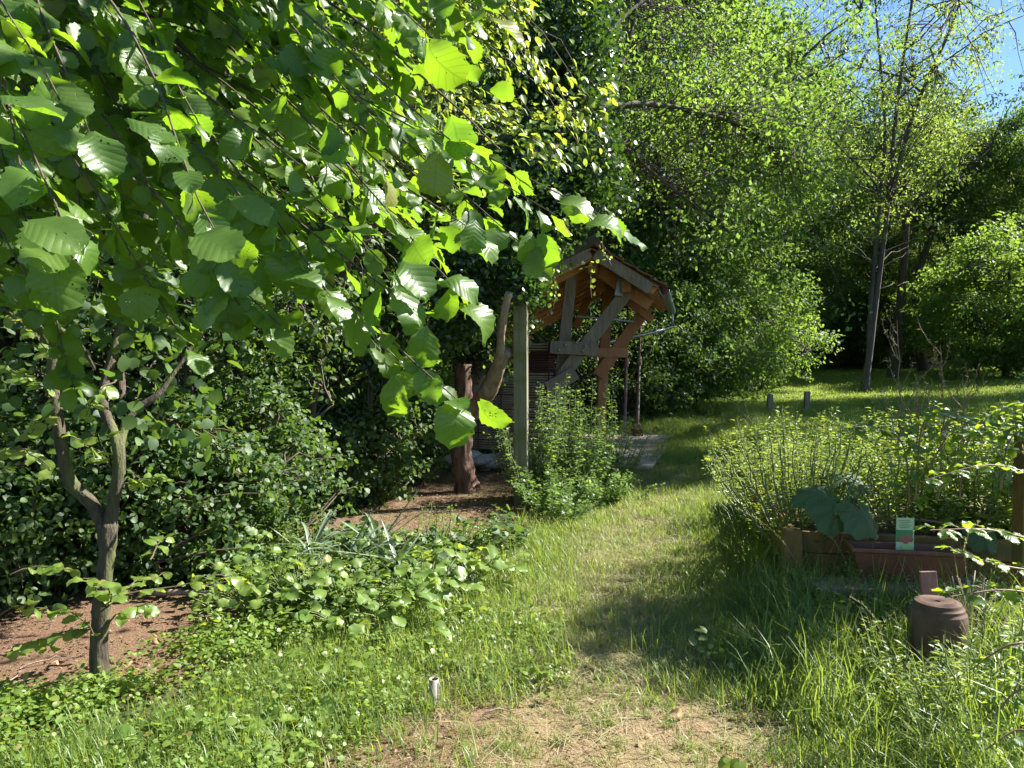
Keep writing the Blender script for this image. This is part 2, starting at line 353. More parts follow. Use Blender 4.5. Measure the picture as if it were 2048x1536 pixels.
# ------------------------------------------------------------------ ground
def soil_mask(x, y):
    n = (fbm(x * 2.2, y * 2.2, 21) - .47) * 1.3
    def ell(cx, cy, rx, ry): return 1 - np.sqrt(((x - cx) / rx) ** 2 + ((y - cy) / ry) ** 2)
    a = np.maximum.reduce([ell(.32, 2.75, .95, .85), ell(-2.8, 4.35, 1.45, .9), ell(-1.0, 8.6, 1.75, 2.5), ell(-.1, 10.4, .9, 1.0) , ell(.9, 9.9, .7, .5) - .1])
    f = sst(-.16, .2, a + n * .75)
    return f
def path_c(y): return np.interp(y, [2.5, 4, 6, 8, 12, 17], [.35, .5, .95, 1.5, 2.9, 4.4])
def build_ground():
    s = np.linspace(-1, 1, 321); k = 5.2
    gx = np.sinh(s * k) / np.sinh(k) * 300 + .3; gy = np.sinh(s * k) / np.sinh(k) * 300 + 4.5
    X, Y = np.meshgrid(gx, gy); Z = gh(X, Y); sm = soil_mask(X, Y)
    Z = Z + sm * .012 * (fbm(X * 9, Y * 9, 31) - .5)
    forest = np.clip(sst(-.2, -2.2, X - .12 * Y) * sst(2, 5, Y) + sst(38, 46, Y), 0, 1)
    n = len(s); V = np.stack([X, Y, Z], -1).reshape(-1, 3)
    i = (np.arange(n - 1)[:, None] * n + np.arange(n - 1)[None]).ravel()
    F = np.stack([i, i + 1, i + n + 1, i + n], -1)
    sm = np.clip(sm + .55 * np.exp(-((X - path_c(Y)) / (.5 + .03 * Y)) ** 2) * (Y < 11) * (Y > 2) * (.4 + fbm(X * 3, Y * 3, 41)), 0, 1)
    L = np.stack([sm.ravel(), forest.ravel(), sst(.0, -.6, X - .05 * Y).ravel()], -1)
    m, t, out = mat('earth')
    at = N(t, 'ShaderNodeAttribute', attribute_name='lf'); sx = N(t, 'ShaderNodeSeparateXYZ'); t.links.new(at.outputs['Vector'], sx.inputs[0])
    tc = N(t, 'ShaderNodeTexCoord')
    n1 = N(t, 'ShaderNodeTexNoise', Scale=3.0, Detail=8.0, Roughness=.7); t.links.new(tc.outputs['Object'], n1.inputs['Vector'])
    n2 = N(t, 'ShaderNodeTexNoise', Scale=60.0, Detail=5.0, Roughness=.7); t.links.new(tc.outputs['Object'], n2.inputs['Vector'])
    vo = N(t, 'ShaderNodeTexVoronoi', Scale=90.0); t.links.new(tc.outputs['Object'], vo.inputs['Vector'])
    soil = ramp(t, n2.outputs[0], [(.3, (.11, .06, .035)), (.52, (.24, .155, .09)), (.75, (.38, .27, .16))])
    soil = mixc(t, sst_node(t, n1.outputs[0], .4, .65), soil, (.21, .17, .075), 'MIX')
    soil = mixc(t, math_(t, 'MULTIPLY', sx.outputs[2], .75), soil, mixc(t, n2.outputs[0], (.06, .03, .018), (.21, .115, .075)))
    chips = math_(t, 'LESS_THAN', vo.outputs['Distance'], .22)
    soil = mixc(t, math_(t, 'MULTIPLY', chips, .35), soil, (.5, .4, .28))
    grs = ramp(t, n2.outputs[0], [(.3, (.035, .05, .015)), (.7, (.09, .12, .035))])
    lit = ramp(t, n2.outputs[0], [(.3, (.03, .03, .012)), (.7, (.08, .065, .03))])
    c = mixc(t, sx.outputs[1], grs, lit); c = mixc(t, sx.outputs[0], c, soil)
    p = N(t, 'ShaderNodeBsdfPrincipled', Roughness=.95); t.links.new(c, p.inputs['Base Color']); p.inputs['Specular IOR Level'].default_value = .2
    bp = N(t, 'ShaderNodeBump', Strength=.8, Distance=.02); t.links.new(math_(t, 'ADD', n2.outputs[0], math_(t, 'MULTIPLY', chips, .3)), bp.inputs['Height']); t.links.new(bp.outputs[0], p.inputs['Normal'])
    t.links.new(p.outputs[0], out.inputs[0])
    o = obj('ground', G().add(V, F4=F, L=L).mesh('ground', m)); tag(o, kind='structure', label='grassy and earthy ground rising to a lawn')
build_ground()

# ------------------------------------------------------------------ trees
def clump_leaves(g, centres, n_per, cr, size, t, outc=None, flat=.75, up=.6, dirs=None):
    """leaves in loose clumps round each centre; normals lean up and out"""
    m = len(centres); n = m * n_per
    c = np.repeat(centres, n_per, 0)
    q = rdir(n) * (rng.random((n, 1)) ** .45) * cr * rng.uniform(.6, 1.3, (m, 1)).repeat(n_per, 0)
    q[:, 2] *= flat
    pos = c + q
    z = rdir(n) * .75 + np.array([0, 0, up])
    if outc is not None: z = z + nz(pos - outc) * .5
    y = rdir(n) * .8 + nz(q) * .6 + np.array([0, 0, -.35])
    place_leaves(g, pos, y, nz(z), size * rng.uniform(.65, 1.25, n), t, rng.uniform(.8, 1.15, n), (rng.random(m).repeat(n_per) * .75 + rng.random(n) * .25))
def tree_mesh(name, h, crown_lo, cr, nlimb, nclump, n_per, leaf, tm, bark, lm, trunk_r=.16, cl_r=.55, flat=.5, shape=1.0, path=None, seed=0, hollow=.45, twin=None, trunk_n=12, off=(0, 0)):
    """returns (trunk mesh, crown mesh), base at the origin. Crown = noisy egg from crown_lo to h, radius cr"""
    global rng
    keep = rng; rng = np.random.default_rng(seed + 100)
    g = G(); paths = []
    base = path if path is not None else [(0, 0, -.3), (rng.normal(0, .02) * h, rng.normal(0, .02) * h, h * .3), (rng.normal(0, .03) * h, rng.normal(0, .03) * h, h * .6), (off[0] * .5, off[1] * .5, h * .88)]
    tp = spline(base, trunk_n); rr = trunk_r * (1 - np.linspace(0, 1, trunk_n)) ** .8 + .012; rr[0] *= 1.35; rr[1] *= 1.08
    tube(g, tp, rr, 10, .04); paths.append((tp, rr))
    for tw in (twin or []):
        q = spline(tw, trunk_n); r2 = trunk_r * .75 * (1 - np.linspace(0, 1, trunk_n)) ** .8 + .01; tube(g, q, r2, 8, .04); paths.append((q, r2))
    cz = (crown_lo + h) / 2; hz = (h - crown_lo) / 2; cc = np.array([off[0], off[1], cz])
    def env(n, lo=.0):
        d = rdir(n); r = (lo + (1 - lo) * rng.random(n) ** .5)
        lump = .5 + .95 * fbm(d[:, 0] * 2.6 + seed, d[:, 1] * 2.6 + d[:, 2] * 2.1, seed)
        p = d * (r * lump)[:, None]
        taper = np.where(p[:, 2] > 0, 1 - .35 * p[:, 2] * shape, 1 + .15 * p[:, 2])
        return cc + np.column_stack([p[:, 0] * cr * taper, p[:, 1] * cr * taper, p[:, 2] * hz])
    ends = env(nlimb, .75); lp = []
    for e in ends:
        P0, r0 = paths[rng.integers(len(paths))]
        zt = np.clip(e[2] - np.linalg.norm(e[:2] - cc[:2]) * .7, crown_lo * .7, h * .85); i = int(np.argmin(abs(P0[:, 2] - zt))); i = min(i, len(P0) - 2)
        c = curve(P0[i], e, (0, 0, np.linalg.norm(e - P0[i]) * .06), 8, .04 * cr * .6)
        rad = np.linspace(min(r0[i] * .6, trunk_r * .45), .012, 8); tube(g, c, rad, 5, 0); lp.append(c[2:])
    allp = np.concatenate(lp + [paths[0][0][-4:]])
    cen = env(nclump, hollow)
    for c in cen:
        d = np.linalg.norm(allp - c, axis=1); i = int(np.argmin(d))
        if d[i] > .3: tube(g, curve(allp[i], c, (0, 0, .05 * d[i]), 4, .03), np.linspace(.014 * max(1, leaf / .08), .004, 4), 3, 0, cap=False)
    tr = g.mesh(name + '_wood', bark)
    g2 = G(); clump_leaves(g2, cen, n_per, cl_r, leaf, tm, cc, flat=flat, up=.9)
    cm = g2.mesh(name + '_leaves', lm); rng = keep
    return tr, cm
def add_tree(name, label, cat, meshes, px, d, rz=0, s=1.0, group=None, xy=None, sz=None):
    if xy is None: xy = ((px - 1024) / F_PX * d, d)
    t = thing(name, label, cat, (xy[0], xy[1], float(gh(xy[0], xy[1]))), rz, group); t.scale = (s, s, s * (sz or 1))
    obj('trunk', meshes[0], t); c = obj('crown', meshes[1], t)
    return t
SIMP = tmpl_simple(.5, .1, .1); SIMPW = tmpl_simple(.75, .08, .12); SIMPN = tmpl_simple(.36, .06, .12); MID = tmpl_mid(); MIDW = tmpl_mid(.85, .05, .12)
BROAD = tree_mesh('broad_tree', 16, 2.0, 5.0, 22, 560, 105, .14, SIMP, BARK_D, TREE_A, .26, .72, seed=1)
COOL = tree_mesh('cool_tree', 15, 1.5, 4.6, 20, 520, 100, .14, SIMPW, BARK_D, TREE_B, .24, .72, seed=2)
YELL = tree_mesh('pale_tree', 13, 1.4, 4.2, 20, 480, 95, .135, SIMP, BARK_G, TREE_C, .2, .62, seed=3)
DARKT = tree_mesh('dark_tree', 16, .8, 5.2, 16, 480, 44, .2, SIMPW, BARK_D, TREE_D, .28, .9, seed=4)
BUSH = tree_mesh('bush', 4.6, .1, 2.4, 12, 380, 60, .10, SIMP, BARK_D, TREE_C, .06, .45, seed=5, hollow=.5)
BUSHG = tree_mesh('green_bush', 4.2, .0, 2.4, 12, 380, 60, .10, SIMPW, BARK_D, TREE_A, .06, .45, seed=6, hollow=.5)
BUSHD = tree_mesh('dark_bush', 4.0, -.1, 2.6, 10, 300, 46, .12, SIMP, BARK_D, TREE_D, .06, .5, seed=8, hollow=.5)
GB = 'trees closing off the far side of the lawn'
far = [ # name, label, mesh, px, depth, rot, scale
 ('oak_tree', 'tall broad green tree behind the shelter roof, left of the far path', COOL, 1335, 20, 0, .98),
 ('oak_tree', 'tall leafy tree whose crown fills the top centre of the picture', BROAD, 1390, 26, 2.1, 1.0),
 ('ash_tree', 'bluish green tree arching over the far end of the mown path', COOL, 1560, 33, .6, .97),
 ('ash_tree', 'bluish green tree rising into the sky beside the blue gap', COOL, 1700, 38, 3.0, .86),
 ('maple_tree', 'pale yellow green tree behind the slender twin stemmed tree', YELL, 1830, 37, 1.2, 1.08),
 ('maple_tree', 'pale green rounded tree above the timber rail fence', YELL, 1940, 33, 4.0, .90),
 ('ash_tree', 'tall bluish green tree at the right edge of the lawn', COOL, 2065, 31, 5.2, .80),
 ('oak_tree', 'broad green tree behind the ivy column in the upper centre', BROAD, 1080, 24, 4.4, 1.0),
 ('dark_tree', 'dark dense tree in the shade behind the far path opening', DARKT, 1480, 46, .3, 1.15),
 ('dark_tree', 'dark dense tree standing behind the slender twin stemmed tree', DARKT, 1640, 50, 2.3, 1.1),
 ('dark_tree', 'dark dense tree behind the pale maple on the right', DARKT, 1800, 49, 4.3, .95),
 ('dark_tree', 'dark dense tree behind the timber rail fence', DARKT, 1960, 45, 5.3, .9),
 ('dark_tree', 'dark dense tree far behind the right hand bushes', DARKT, 2120, 44, 1.3, 1.0),
 ('dark_tree', 'dark dense tree deep in the wood behind the shelter', DARKT, 1250, 33, 3.3, .95),
 ('dark_tree', 'dark dense tree deep in the wood left of the shelter', DARKT, 1050, 28, .9, 1.0),
 ('dark_tree', 'dark tree deep in the wood behind the hazel branches', DARKT, 800, 22, 2.9, .95),
 ('dark_tree', 'dark tree deep in the wood beyond the forked tree', DARKT, 480, 19, 5.0, .95),
 ('dark_tree', 'dark tree deep in the wood at the left frame edge', DARKT, 120, 18, 1.9, .95)]
for nm, lb, me, px, d, rz, s in far: add_tree(nm, lb, 'tree', me, px, d, rz, s, GB)
GU = 'bushes along the edges of the lawn and path'
und = [
 ('bush', 'light green leafy bush overhanging the right end of the lawn', BUSHG, 2010, 25, .4, 1.3),
 ('bush', 'light green bush between the rail fence and the right frame edge', BUSH, 1955, 28.5, 2.4, 1.15),
 ('bush', 'dark bush hugging the right edge of the lawn', BUSHD, 2075, 24, 1.4, .75),
 ('bush', 'dark low bush behind the slender twin stemmed tree', BUSHD, 1700, 41, 3.0, 1.0),
 ('bush', 'dark low bush in the shade left of the slender tree', BUSHD, 1620, 43, 4.2, 1.0),
 ('bush', 'dark bush under the trees behind the rail fence', BUSHD, 1860, 38, .4, 1.0),
 ('bush', 'dark bush at the shaded far end of the path', BUSHD, 1470, 36, 2.0, 1.1),
 ('bush', 'fresh green bush overhanging the far path from the left', BUSHG, 1490, 25, 1.0, 1.15),
 ('bush', 'fresh green bush behind the gutter of the shelter', BUSHG, 1395, 19.5, 3.6, 1.0),
 ('bush', 'green bush filling the gap behind the steel props', BUSHG, 1310, 18.5, 5.1, .85),
 ('bush', 'dark bush seen through the open frame of the shelter', BUSHD, 1215, 17.5, .2, .9),
 ('bush', 'dark bush seen behind the slatted wall of the shelter', BUSHD, 1050, 17, 2.2, .95),
 ('bush', 'green bush at the left behind the old fruit tree', BUSHG, 770, 14, 4.1, .95),

 ('bush', 'dark low bush filling the shade between the slender tree and its neighbour', BUSHD, 1755, 36, 1.0, .9), ('bush', 'dark low bush right behind the rail fence', BUSHD, 1905, 36.5, 2.2, 1.0), ('bush', 'dark low bush at the wood edge left of the rail fence', BUSHD, 1825, 40, 5.2, 1.1),
 ('bush', 'dark low bush closing the wood edge at the far left of the lawn', BUSHD, 1545, 40, .7, 1.1), ('bush', 'dark low bush half hidden by the slender trunk', BUSHD, 1740, 44, 3.7, 1.2), ('bush', 'green bush at the wood edge between two dark trunks', BUSHG, 1665, 37, 2.9, .8),
 ('bush', 'small bright bush where the path bends out of sight', BUSH, 1345, 20.5, 4.0, .5)]
for nm, lb, me, px, d, rz, s in und: add_tree(nm, lb, 'bush', me, px, d, rz, s, GU)

SHADE_ADD = tree_mesh('added_shade_tree', 5.7, 3.6, .85, 10, 150, 34, .07, MID, BARK_D, SHRUB, .05, .26, seed=31, hollow=.1)  # narrow crown shaped for the shadow it has to throw
HIGH = tree_mesh('high_tree', 13.6, 8.2, 2.7, 16, 330, 44, .13, SIMP, BARK_D, TREE_A, .16, .6, seed=33, hollow=.1)
# slender twin stemmed tree on the lawn
d0 = 22.0; bx, by = (1735 - 1024) / F_PX * d0, d0; bz = float(gh(bx, by)); o0 = np.array([bx, by, bz])
def rel(px, py, dd=0): return tuple(P(px, py, d0 + dd) - o0)
SL = tree_mesh('slender', 14.2, 4.6, 3.3, 24, 460, 27, .115, SIMP, BARK_SL, TREE_C, .095, .42, seed=11,
    path=[rel(1728, 785), rel(1740, 700), rel(1752, 600), rel(1775, 420), rel(1795, 200), rel(1830, -40), rel(1850, -220)],
    twin=[[rel(1738, 720), rel(1742, 600), rel(1760, 400), rel(1770, 250), rel(1750, 0), rel(1745, -150)], [rel(1780, 400), rel(1830, 220), rel(1900, 60), rel(1940, -60)]], hollow=.2, trunk_n=16, off=(.9, 0))
t = thing('slender_tree', 'slender twin stemmed tree standing on the sunlit strip of lawn', 'tree', o0)
obj('trunk', SL[0], t); obj('crown', SL[1], t)
g = G()
for i in range(9):
    z0 = rng.uniform(2.6, 5.4); a = rng.uniform(0, 6.28); l = rng.uniform(1.2, 3.0)
    q = rel(1750, 720 - (z0 - .8) / d0 * F_PX)
    tube(g, curve(q, (q[0] + math.cos(a) * l, q[1] + math.sin(a) * l, q[2] + rng.uniform(.1, 1.1)), (0, 0, .15), 7, .06), np.linspace(.014, .003, 7), 4)
obj('dead_branches', g.mesh('dead_branches', BARK_G), t)['kind'] = 'stuff'
TRK = tree_mesh('wood_edge', 12, 6, 2.6, 14, 160, 40, .15, SIMP, BARK_D, TREE_D, .2, .7, seed=13)
add_tree('wood_edge_tree', 'dark trunked tree just behind the slender tree', 'tree', TRK, 1785, 28, 0, 1, 'dark trunked trees at the wood edge')
add_tree('wood_edge_tree', 'dark trunked tree beside the timber rail fence', 'tree', TRK, 1848, 31, 2, 1, 'dark trunked trees at the wood edge')
add_tree('wood_edge_tree', 'dark leaning tree at the left side of the path opening', 'tree', TRK, 1462, 26, 3, .9, 'dark trunked trees at the wood edge')

# trees that stand to the right, outside the frame, and shade the lawn as the photograph's shadows show; the small one is added to shade the bed
add_tree('oak_tree', 'very tall broad green tree right of the lawn, shading the middle of the path', 'tree', BROAD, 0, 0, .5, 1.05, 'shade trees right of the lawn', xy=(22.6, 18.9), sz=1.3)
add_tree('ash_tree', 'bluish green tree right of the lawn, shading its near half', 'tree', COOL, 0, 0, 4.5, .85, 'shade trees right of the lawn', xy=(18.6, 13.6))
add_tree('added_shade_tree', 'unseen slim small tree added outside the right frame edge to shade the raised bed', 'tree', SHADE_ADD, 0, 0, 0, 1, None, xy=(6.3, 5.9))  # unseen tree, put in to throw shade over bed and path
add_tree('high_tree', 'tall high crowned tree right of the lawn, shading the middle of the path', 'tree', HIGH, 0, 0, 0, .7, 'high crowned trees right of the lawn', xy=(14.3, 14.3), sz=1.43)
add_tree('high_tree', 'tall high crowned tree farther back right of the lawn, shading its near half', 'tree', HIGH, 0, 0, 2, 1.08, 'high crowned trees right of the lawn', xy=(20.6, 21.8))

# rail fence at the far right of the lawn
fx = P(1895, 700, 33); t = thing('rail_fence', 'weathered timber rail fence in the shade at the far right of the lawn', 'fence', (fx[0], fx[1], float(gh(fx[0], fx[1]))))
for k in range(4): beam('rail', W_GREY, (-1.3, 0, .28 + k * .24), (1.1, .2, .30 + k * .24), .04, .13, t)
for k in (-1.2, 0, 1.0): beam('post', W_GREY, (k, .1, -.2), (k, .1, 1.2), .1, .1, t, up=(0, 1, 0))
# short stakes at the lawn's edge
for px, lb in ((1538, 'short dark fence stake at the lawn edge, the left one'), (1612, 'short dark fence stake at the lawn edge, the right one')):
    q = P(px, 845, 17); z = float(gh(q[0], q[1]))
    o = beam('fence_stake', W_GREY, (q[0], q[1], z - .1), (q[0] + .02, q[1], z + .52), .12, .1, None, up=(0, 1, 0), bev=.012); tag(o, lb, 'stake', 'short stakes at the edge of the lawn')

# ------------------------------------------------------------------ timber shelter
SH = sh = thing('timber_shelter', 'open timber shelter with red tiled gable roof and slatted wall', 'shelter', (0, 0, 0))
slopes = {}; R0 = np.array([1.16, 10.8, 3.20]); E0 = np.array([2.12, 10.75, 2.64]); RD = np.array([1.5, 6.2, 0]) * .70
Lv = P(852, 664, 10.0) - R0; L0 = R0 + Lv
Ev = E0 - R0
UND = noise_mat('roof_underlay', (.08, .07, .06), (.12, .10, .09), 8)
def roof(side, a, v, n, lab):
    nrm = nz(np.cross(RD, v)); nrm = nrm * (1 if nrm[2] > 0 else -1)
    c = a + v * .5 + nrm * .036; sh = beam('roof_slope', UND, c, c + RD, np.linalg.norm(v), .018, SH, up=nrm, bev=0); slopes[side] = sh; off_ = np.array(sh.location)
    m = n
    for i in range(m):                               # rafters below the boards
        q = a + RD * (i / (m - 1)) * .96 + RD * .02 - nrm * .06
        beam('rafter', W_RAFT, q + v * .02 - off_, q + v * .98 - off_, .07, .11, sh, up=nrm)
    nb = int(np.linalg.norm(v) / .13)
    for k in range(nb):                               # ceiling boards
        f0 = (k + .04) / nb; f1 = (k + .94) / nb; c = a + v * ((f0 + f1) / 2) + nrm * .012
        beam('roof_board', W_RAFT, c - RD * .01 - off_, c + RD * 1.01 - off_, np.linalg.norm(v) * (f1 - f0), .02, sh, up=nrm, bev=0)
    return nrm
nl = roof('left', R0, Lv, 9, 0); nr = roof('right', R0, Ev, 9, 0)
def tiles(a, v, nrm, rows, cols, side):
    sh = slopes[side]; off_ = np.array(sh.location)
    L = np.linalg.norm(v); W = np.linalg.norm(RD); g = G()
    u = nz(RD); d = nz(v); hw = W * 1.06 / cols; hl = L * 1.06 / rows
    m = None
    for r in range(rows):
        for c in range(cols):
            p = a - u * W * .03 + u * hw * (c + .5) + d * hl * (r + .5) + nrm * (.065 + rng.normal(0, .003))
            if m is None:
                gg = G(); V = []
                for yy, zz in ((-.56, -.012), (.56, .02)):
                    for j in range(5): V.append((hw * (j / 4 - .5) * .98, yy * hl, zz + .012 * math.cos(j / 4 * 6.28)))
                for yy, zz in ((-.56, -.024), (.56, .006)):
                    for j in range(5): V.append((hw * (j / 4 - .5) * .98, yy * hl, zz + .012 * math.cos(j / 4 * 6.28)))
                Fq = [(j, j + 1, j + 6, j + 5) for j in range(4)] + [(10 + j + 1, 10 + j, 15 + j, 16 + j) for j in range(4)] + [(5 + j, 6 + j, 16 + j, 15 + j) for j in range(4)] + [(j + 1, j, 10 + j, 11 + j) for j in range(4)] + [(0, 5, 15, 10), (9, 4, 14, 19)]
                gg.add(np.array(V), F4=Fq); m = gg.mesh('roof_tile', TILE, False)
            o = obj('roof_tile', m, sh); M = Matrix((tuple(u), tuple(d), tuple(np.cross(u, d)))).transposed().to_4x4()
            if np.dot(np.cross(u, d), nrm) < 0: M = Matrix((tuple(-u), tuple(d), tuple(nrm))).transposed().to_4x4()
            M = M @ Matrix.Rotation(float(rng.normal(0, .012)), 4, 'Z'); M.translation = Vector(p - off_); o.matrix_basis = M
tiles(R0, Ev, nr, 5, 13, 'right'); tiles(R0, Lv, nl, 10, 13, 'left')
for i in range(13):                                   # ridge tiles
    q = R0 + RD * (i + .2) / 13 + np.array([0, 0, .10]); g = G(); th = np.linspace(-1.35, 1.35, 7); u = nz(RD); sd = nz(np.cross(u, (0, 0, 1))); V = []
    for e in (0, .34):
        for a_ in th: V.append(sd * math.sin(a_) * .11 + np.array([0, 0, 1]) * (math.cos(a_) - .8) * .11 + u * (e - .02))
    g.add(np.array(V), F4=[(j, j + 1, j + 8, j + 7) for j in range(6)]); o = obj('ridge_tile', g.mesh('ridge_tile', TILE), sh, q); mm = o.modifiers.new('thick', 'SOLIDIFY'); mm.thickness = .015
# barge boards
beam('barge_board', W_GREY, R0 + np.array([.04, -.07, -.06]), E0 + np.array([-.12, -.07, -.02]), .03, .17, sh, up=nr)
beam('barge_board', W_GREY, R0 + np.array([-.04, -.07, -.06]), L0 + np.array([0, -.07, -.0]), .03, .15, sh, up=nl)
# eave beams (purlins)
for k, (q, m_) in enumerate(((R0 + Ev * .62 - nr * .2, W_ORNG), (R0 - np.array([0, 0, .24]), W_ORNG), (R0 + Lv * .86 - nl * .2, W_ORNG))): beam('purlin', m_, q + RD * .02, q + RD * .98, .14, .17, sh)
# gutter and its pipe
g = G(); u = nz(RD); sd = nz(np.cross(u, (0, 0, 1))); th = np.linspace(-1.7, 1.7, 9); V = []
gc = E0 + nz(Ev) * .08 + np.array([.02, 0, .0])
for e in np.linspace(-.03, 1.03, 6):
    for a_ in th: V.append(gc + RD * e + sd * math.sin(a_) * .07 - np.array([0, 0, 1]) * math.cos(a_) * .07)
g.add(np.array(V), F4=[(i * 9 + j, i * 9 + j + 1, i * 9 + j + 10, i * 9 + j + 9) for i in range(5) for j in range(8)])
gut = o = obj('gutter', g.mesh('gutter', ZINC), sh); o.modifiers.new('thick', 'SOLIDIFY').thickness = .004
ge = gc + RD * 1.0 - np.array([0, 0, .06])
g = G(); tube(g, spline([ge, ge + (0, 0, -.16), ge + (-.10, 0, -.3), P(1210, 686, 13.9)], 16), .032, 8); obj('downpipe', g.mesh('downpipe', ZINC), gut)
# trusses: front (grey, weathered) and rear (orange)
UPV = (0, -1, 0)
DA, DB = 11.25, 13.9
def wbeam(nm, m_, a, b, wd, th=.09): return beam(nm, m_, a, b, wd, th, sh, up=UPV)
wbeam('post', W_GREY, P(1098, 945, DA), P(1145, 535, DA + .1), .17, .15)
wbeam('brace', W_GREY, P(1255, 582, DA - .12), P(1122, 755, DA - .12), .20, .09)
wbeam('tie_beam', W_GREY, P(1100, 694, DA - .22), P(1196, 699, DA - .22), .19, .08)
wbeam('tie_beam', W_ORNG, P(1106, 704, DA + .24), P(1256, 706, DA + .14), .14, .08)
wbeam('broken_plank', W_GREY, P(1095, 778, DA - .25), P(1152, 745, DA - .25), .21, .06)
wbeam('post', W_ORNG, P(1200, 895, DB - 1.2), P(1214, 572, DB - 1.2), .16, .14)
wbeam('brace', W_ORNG, P(1296, 612, DB - 1.3), P(1196, 752, DB - 1.3), .20, .08)
wbeam('brace', W_ORNG, P(1152, 655, DB), P(1180, 585, DB), .14, .08)
wbeam('post', W_ORNG, P(1010, 900, DB), P(1006, 655, DB), .15, .14)
wbeam('tie_beam', W_ORNG, P(1180, 545, DA + 1.2), P(1305, 640, DA + 1.0), .13, .08)
wbeam('king_post', W_ORNG, P(1196, 515, DA + .4), P(1202, 585, DA + .4), .13, .1)
wbeam('principal', W_ORNG, P(1180, 530, DA - .1), P(1300, 612, DA - .1), .17, .08)
wbeam('metal_shoe', noise_mat('galvanised', (.2, .2, .2), (.3, .3, .31), 10, .5, .1, metal=.6), P(1237, 592, DA - .22), P(1243, 558, DA - .22), .13, .02)
for px, py in ((1131, 690), (1171, 692), (1165, 702), (1180, 620), (1152, 685), (1118, 700)):
    q = P(px, py, DA - .27 if px != 1180 else DA - .17); g = G(); tube(g, [q, q - np.array([0, .02, 0])], .014, 8); obj('bolt_head', g.mesh('bolt_head', ZINC), sh)
# thin rods
g = G(); tube(g, [P(1155, 632, 12), P(1266, 643, 12)], .02, 8); obj('rod', g.mesh('rod', ZINC), sh)
# steel props
def prop(px, pyb, pyt, d, lb, lean):
    a = P(px, pyb, d); b = P(px + lean, pyt, d); t = thing('steel_prop', lb, 'steel prop', a, group='steel props under the shelter roof')
    v = b - a; g = G(); tube(g, [v * 0, v * .52], .03, 10); ot = obj('outer_tube', g.mesh('outer_tube', RUST), t)
    g = G(); tube(g, [v * .5, v * 1.0], .022, 10); obj('inner_tube', g.mesh('inner_tube', RUST), t)
    g = G(); tube(g, [v * .49, v * .56], .043, 12); obj('collar', g.mesh('collar', RUST), ot)
    g = G(); tube(g, [v * .545 + (-.09, 0, 0), v * .545 + (.09, 0, .0)], .009, 6); obj('pin', g.mesh('pin', RUST), ot)
    box('foot_plate', RUST, (0, 0, .006), (.14, .14, .012), t); box('head_plate', RUST, v, (.14, .14, .012), t)
    return a
a1 = prop(1249, 876, 590, 14.3, 'thin rusty steel prop at the front right of the slab', 7)
a2 = P(1274, 864, 15.2); bb = box('prop_block', W_DARKR, (a2[0], a2[1], .10), (.22, .2, .16), None); tag(bb, 'square dark wooden block under the rear steel prop', 'block')
prop(1275, 849, 605, 15.2, 'rusty steel prop standing on a dark wooden block', 7)
# slatted wall
wa = P(905, 700, 11.7); wb = P(1107, 690, 11.15); wl = np.linalg.norm((wb - wa)[:2]); ang = math.atan2(wb[1] - wa[1], wb[0] - wa[0])
wt = thing('slat_wall', 'wall of thin weathered horizontal slats under the shelter roof', 'wall', (wa[0], wa[1], 0), ang)
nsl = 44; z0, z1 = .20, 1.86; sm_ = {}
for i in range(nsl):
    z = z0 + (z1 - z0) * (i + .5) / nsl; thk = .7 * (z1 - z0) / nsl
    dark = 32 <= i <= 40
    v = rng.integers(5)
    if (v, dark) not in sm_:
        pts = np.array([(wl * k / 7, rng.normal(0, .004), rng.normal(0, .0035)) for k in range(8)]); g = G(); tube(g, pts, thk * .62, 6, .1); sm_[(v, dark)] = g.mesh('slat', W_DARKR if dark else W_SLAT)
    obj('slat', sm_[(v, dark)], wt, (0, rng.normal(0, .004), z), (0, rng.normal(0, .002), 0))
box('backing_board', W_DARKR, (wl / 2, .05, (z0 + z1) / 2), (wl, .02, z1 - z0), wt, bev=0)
for k in range(5): box('batten', W_DARKR, (wl * (.04 + .23 * k), -.028, (z0 + z1) / 2), (.012, .012, z1 - z0), wt, bev=0)
# the shelter's rear rails
# slab
sp = [P(1040, 942, 10.4), P(1180, 948, 10.4), P(1305, 936, 10.9), P(1352, 880, 14.6), P(1346, 872, 15.6), P(1060, 866, 15.8)]
g = G(); V = [(p[0], p[1], .045) for p in sp] + [(p[0], p[1], -.12) for p in sp]; n = len(sp)
me = bpy.data.meshes.new('concrete_slab'); me.from_pydata([tuple(map(float, v)) for v in V], [], [tuple(range(n))] + [(i, (i + n), (i + 1) % n + n, (i + 1) % n) for i in range(n)]); me.materials.append(SLABM)
o = obj('concrete_slab', me); bevel(o, .012); tag(o, 'pale concrete floor slab under the timber shelter', kind='structure')
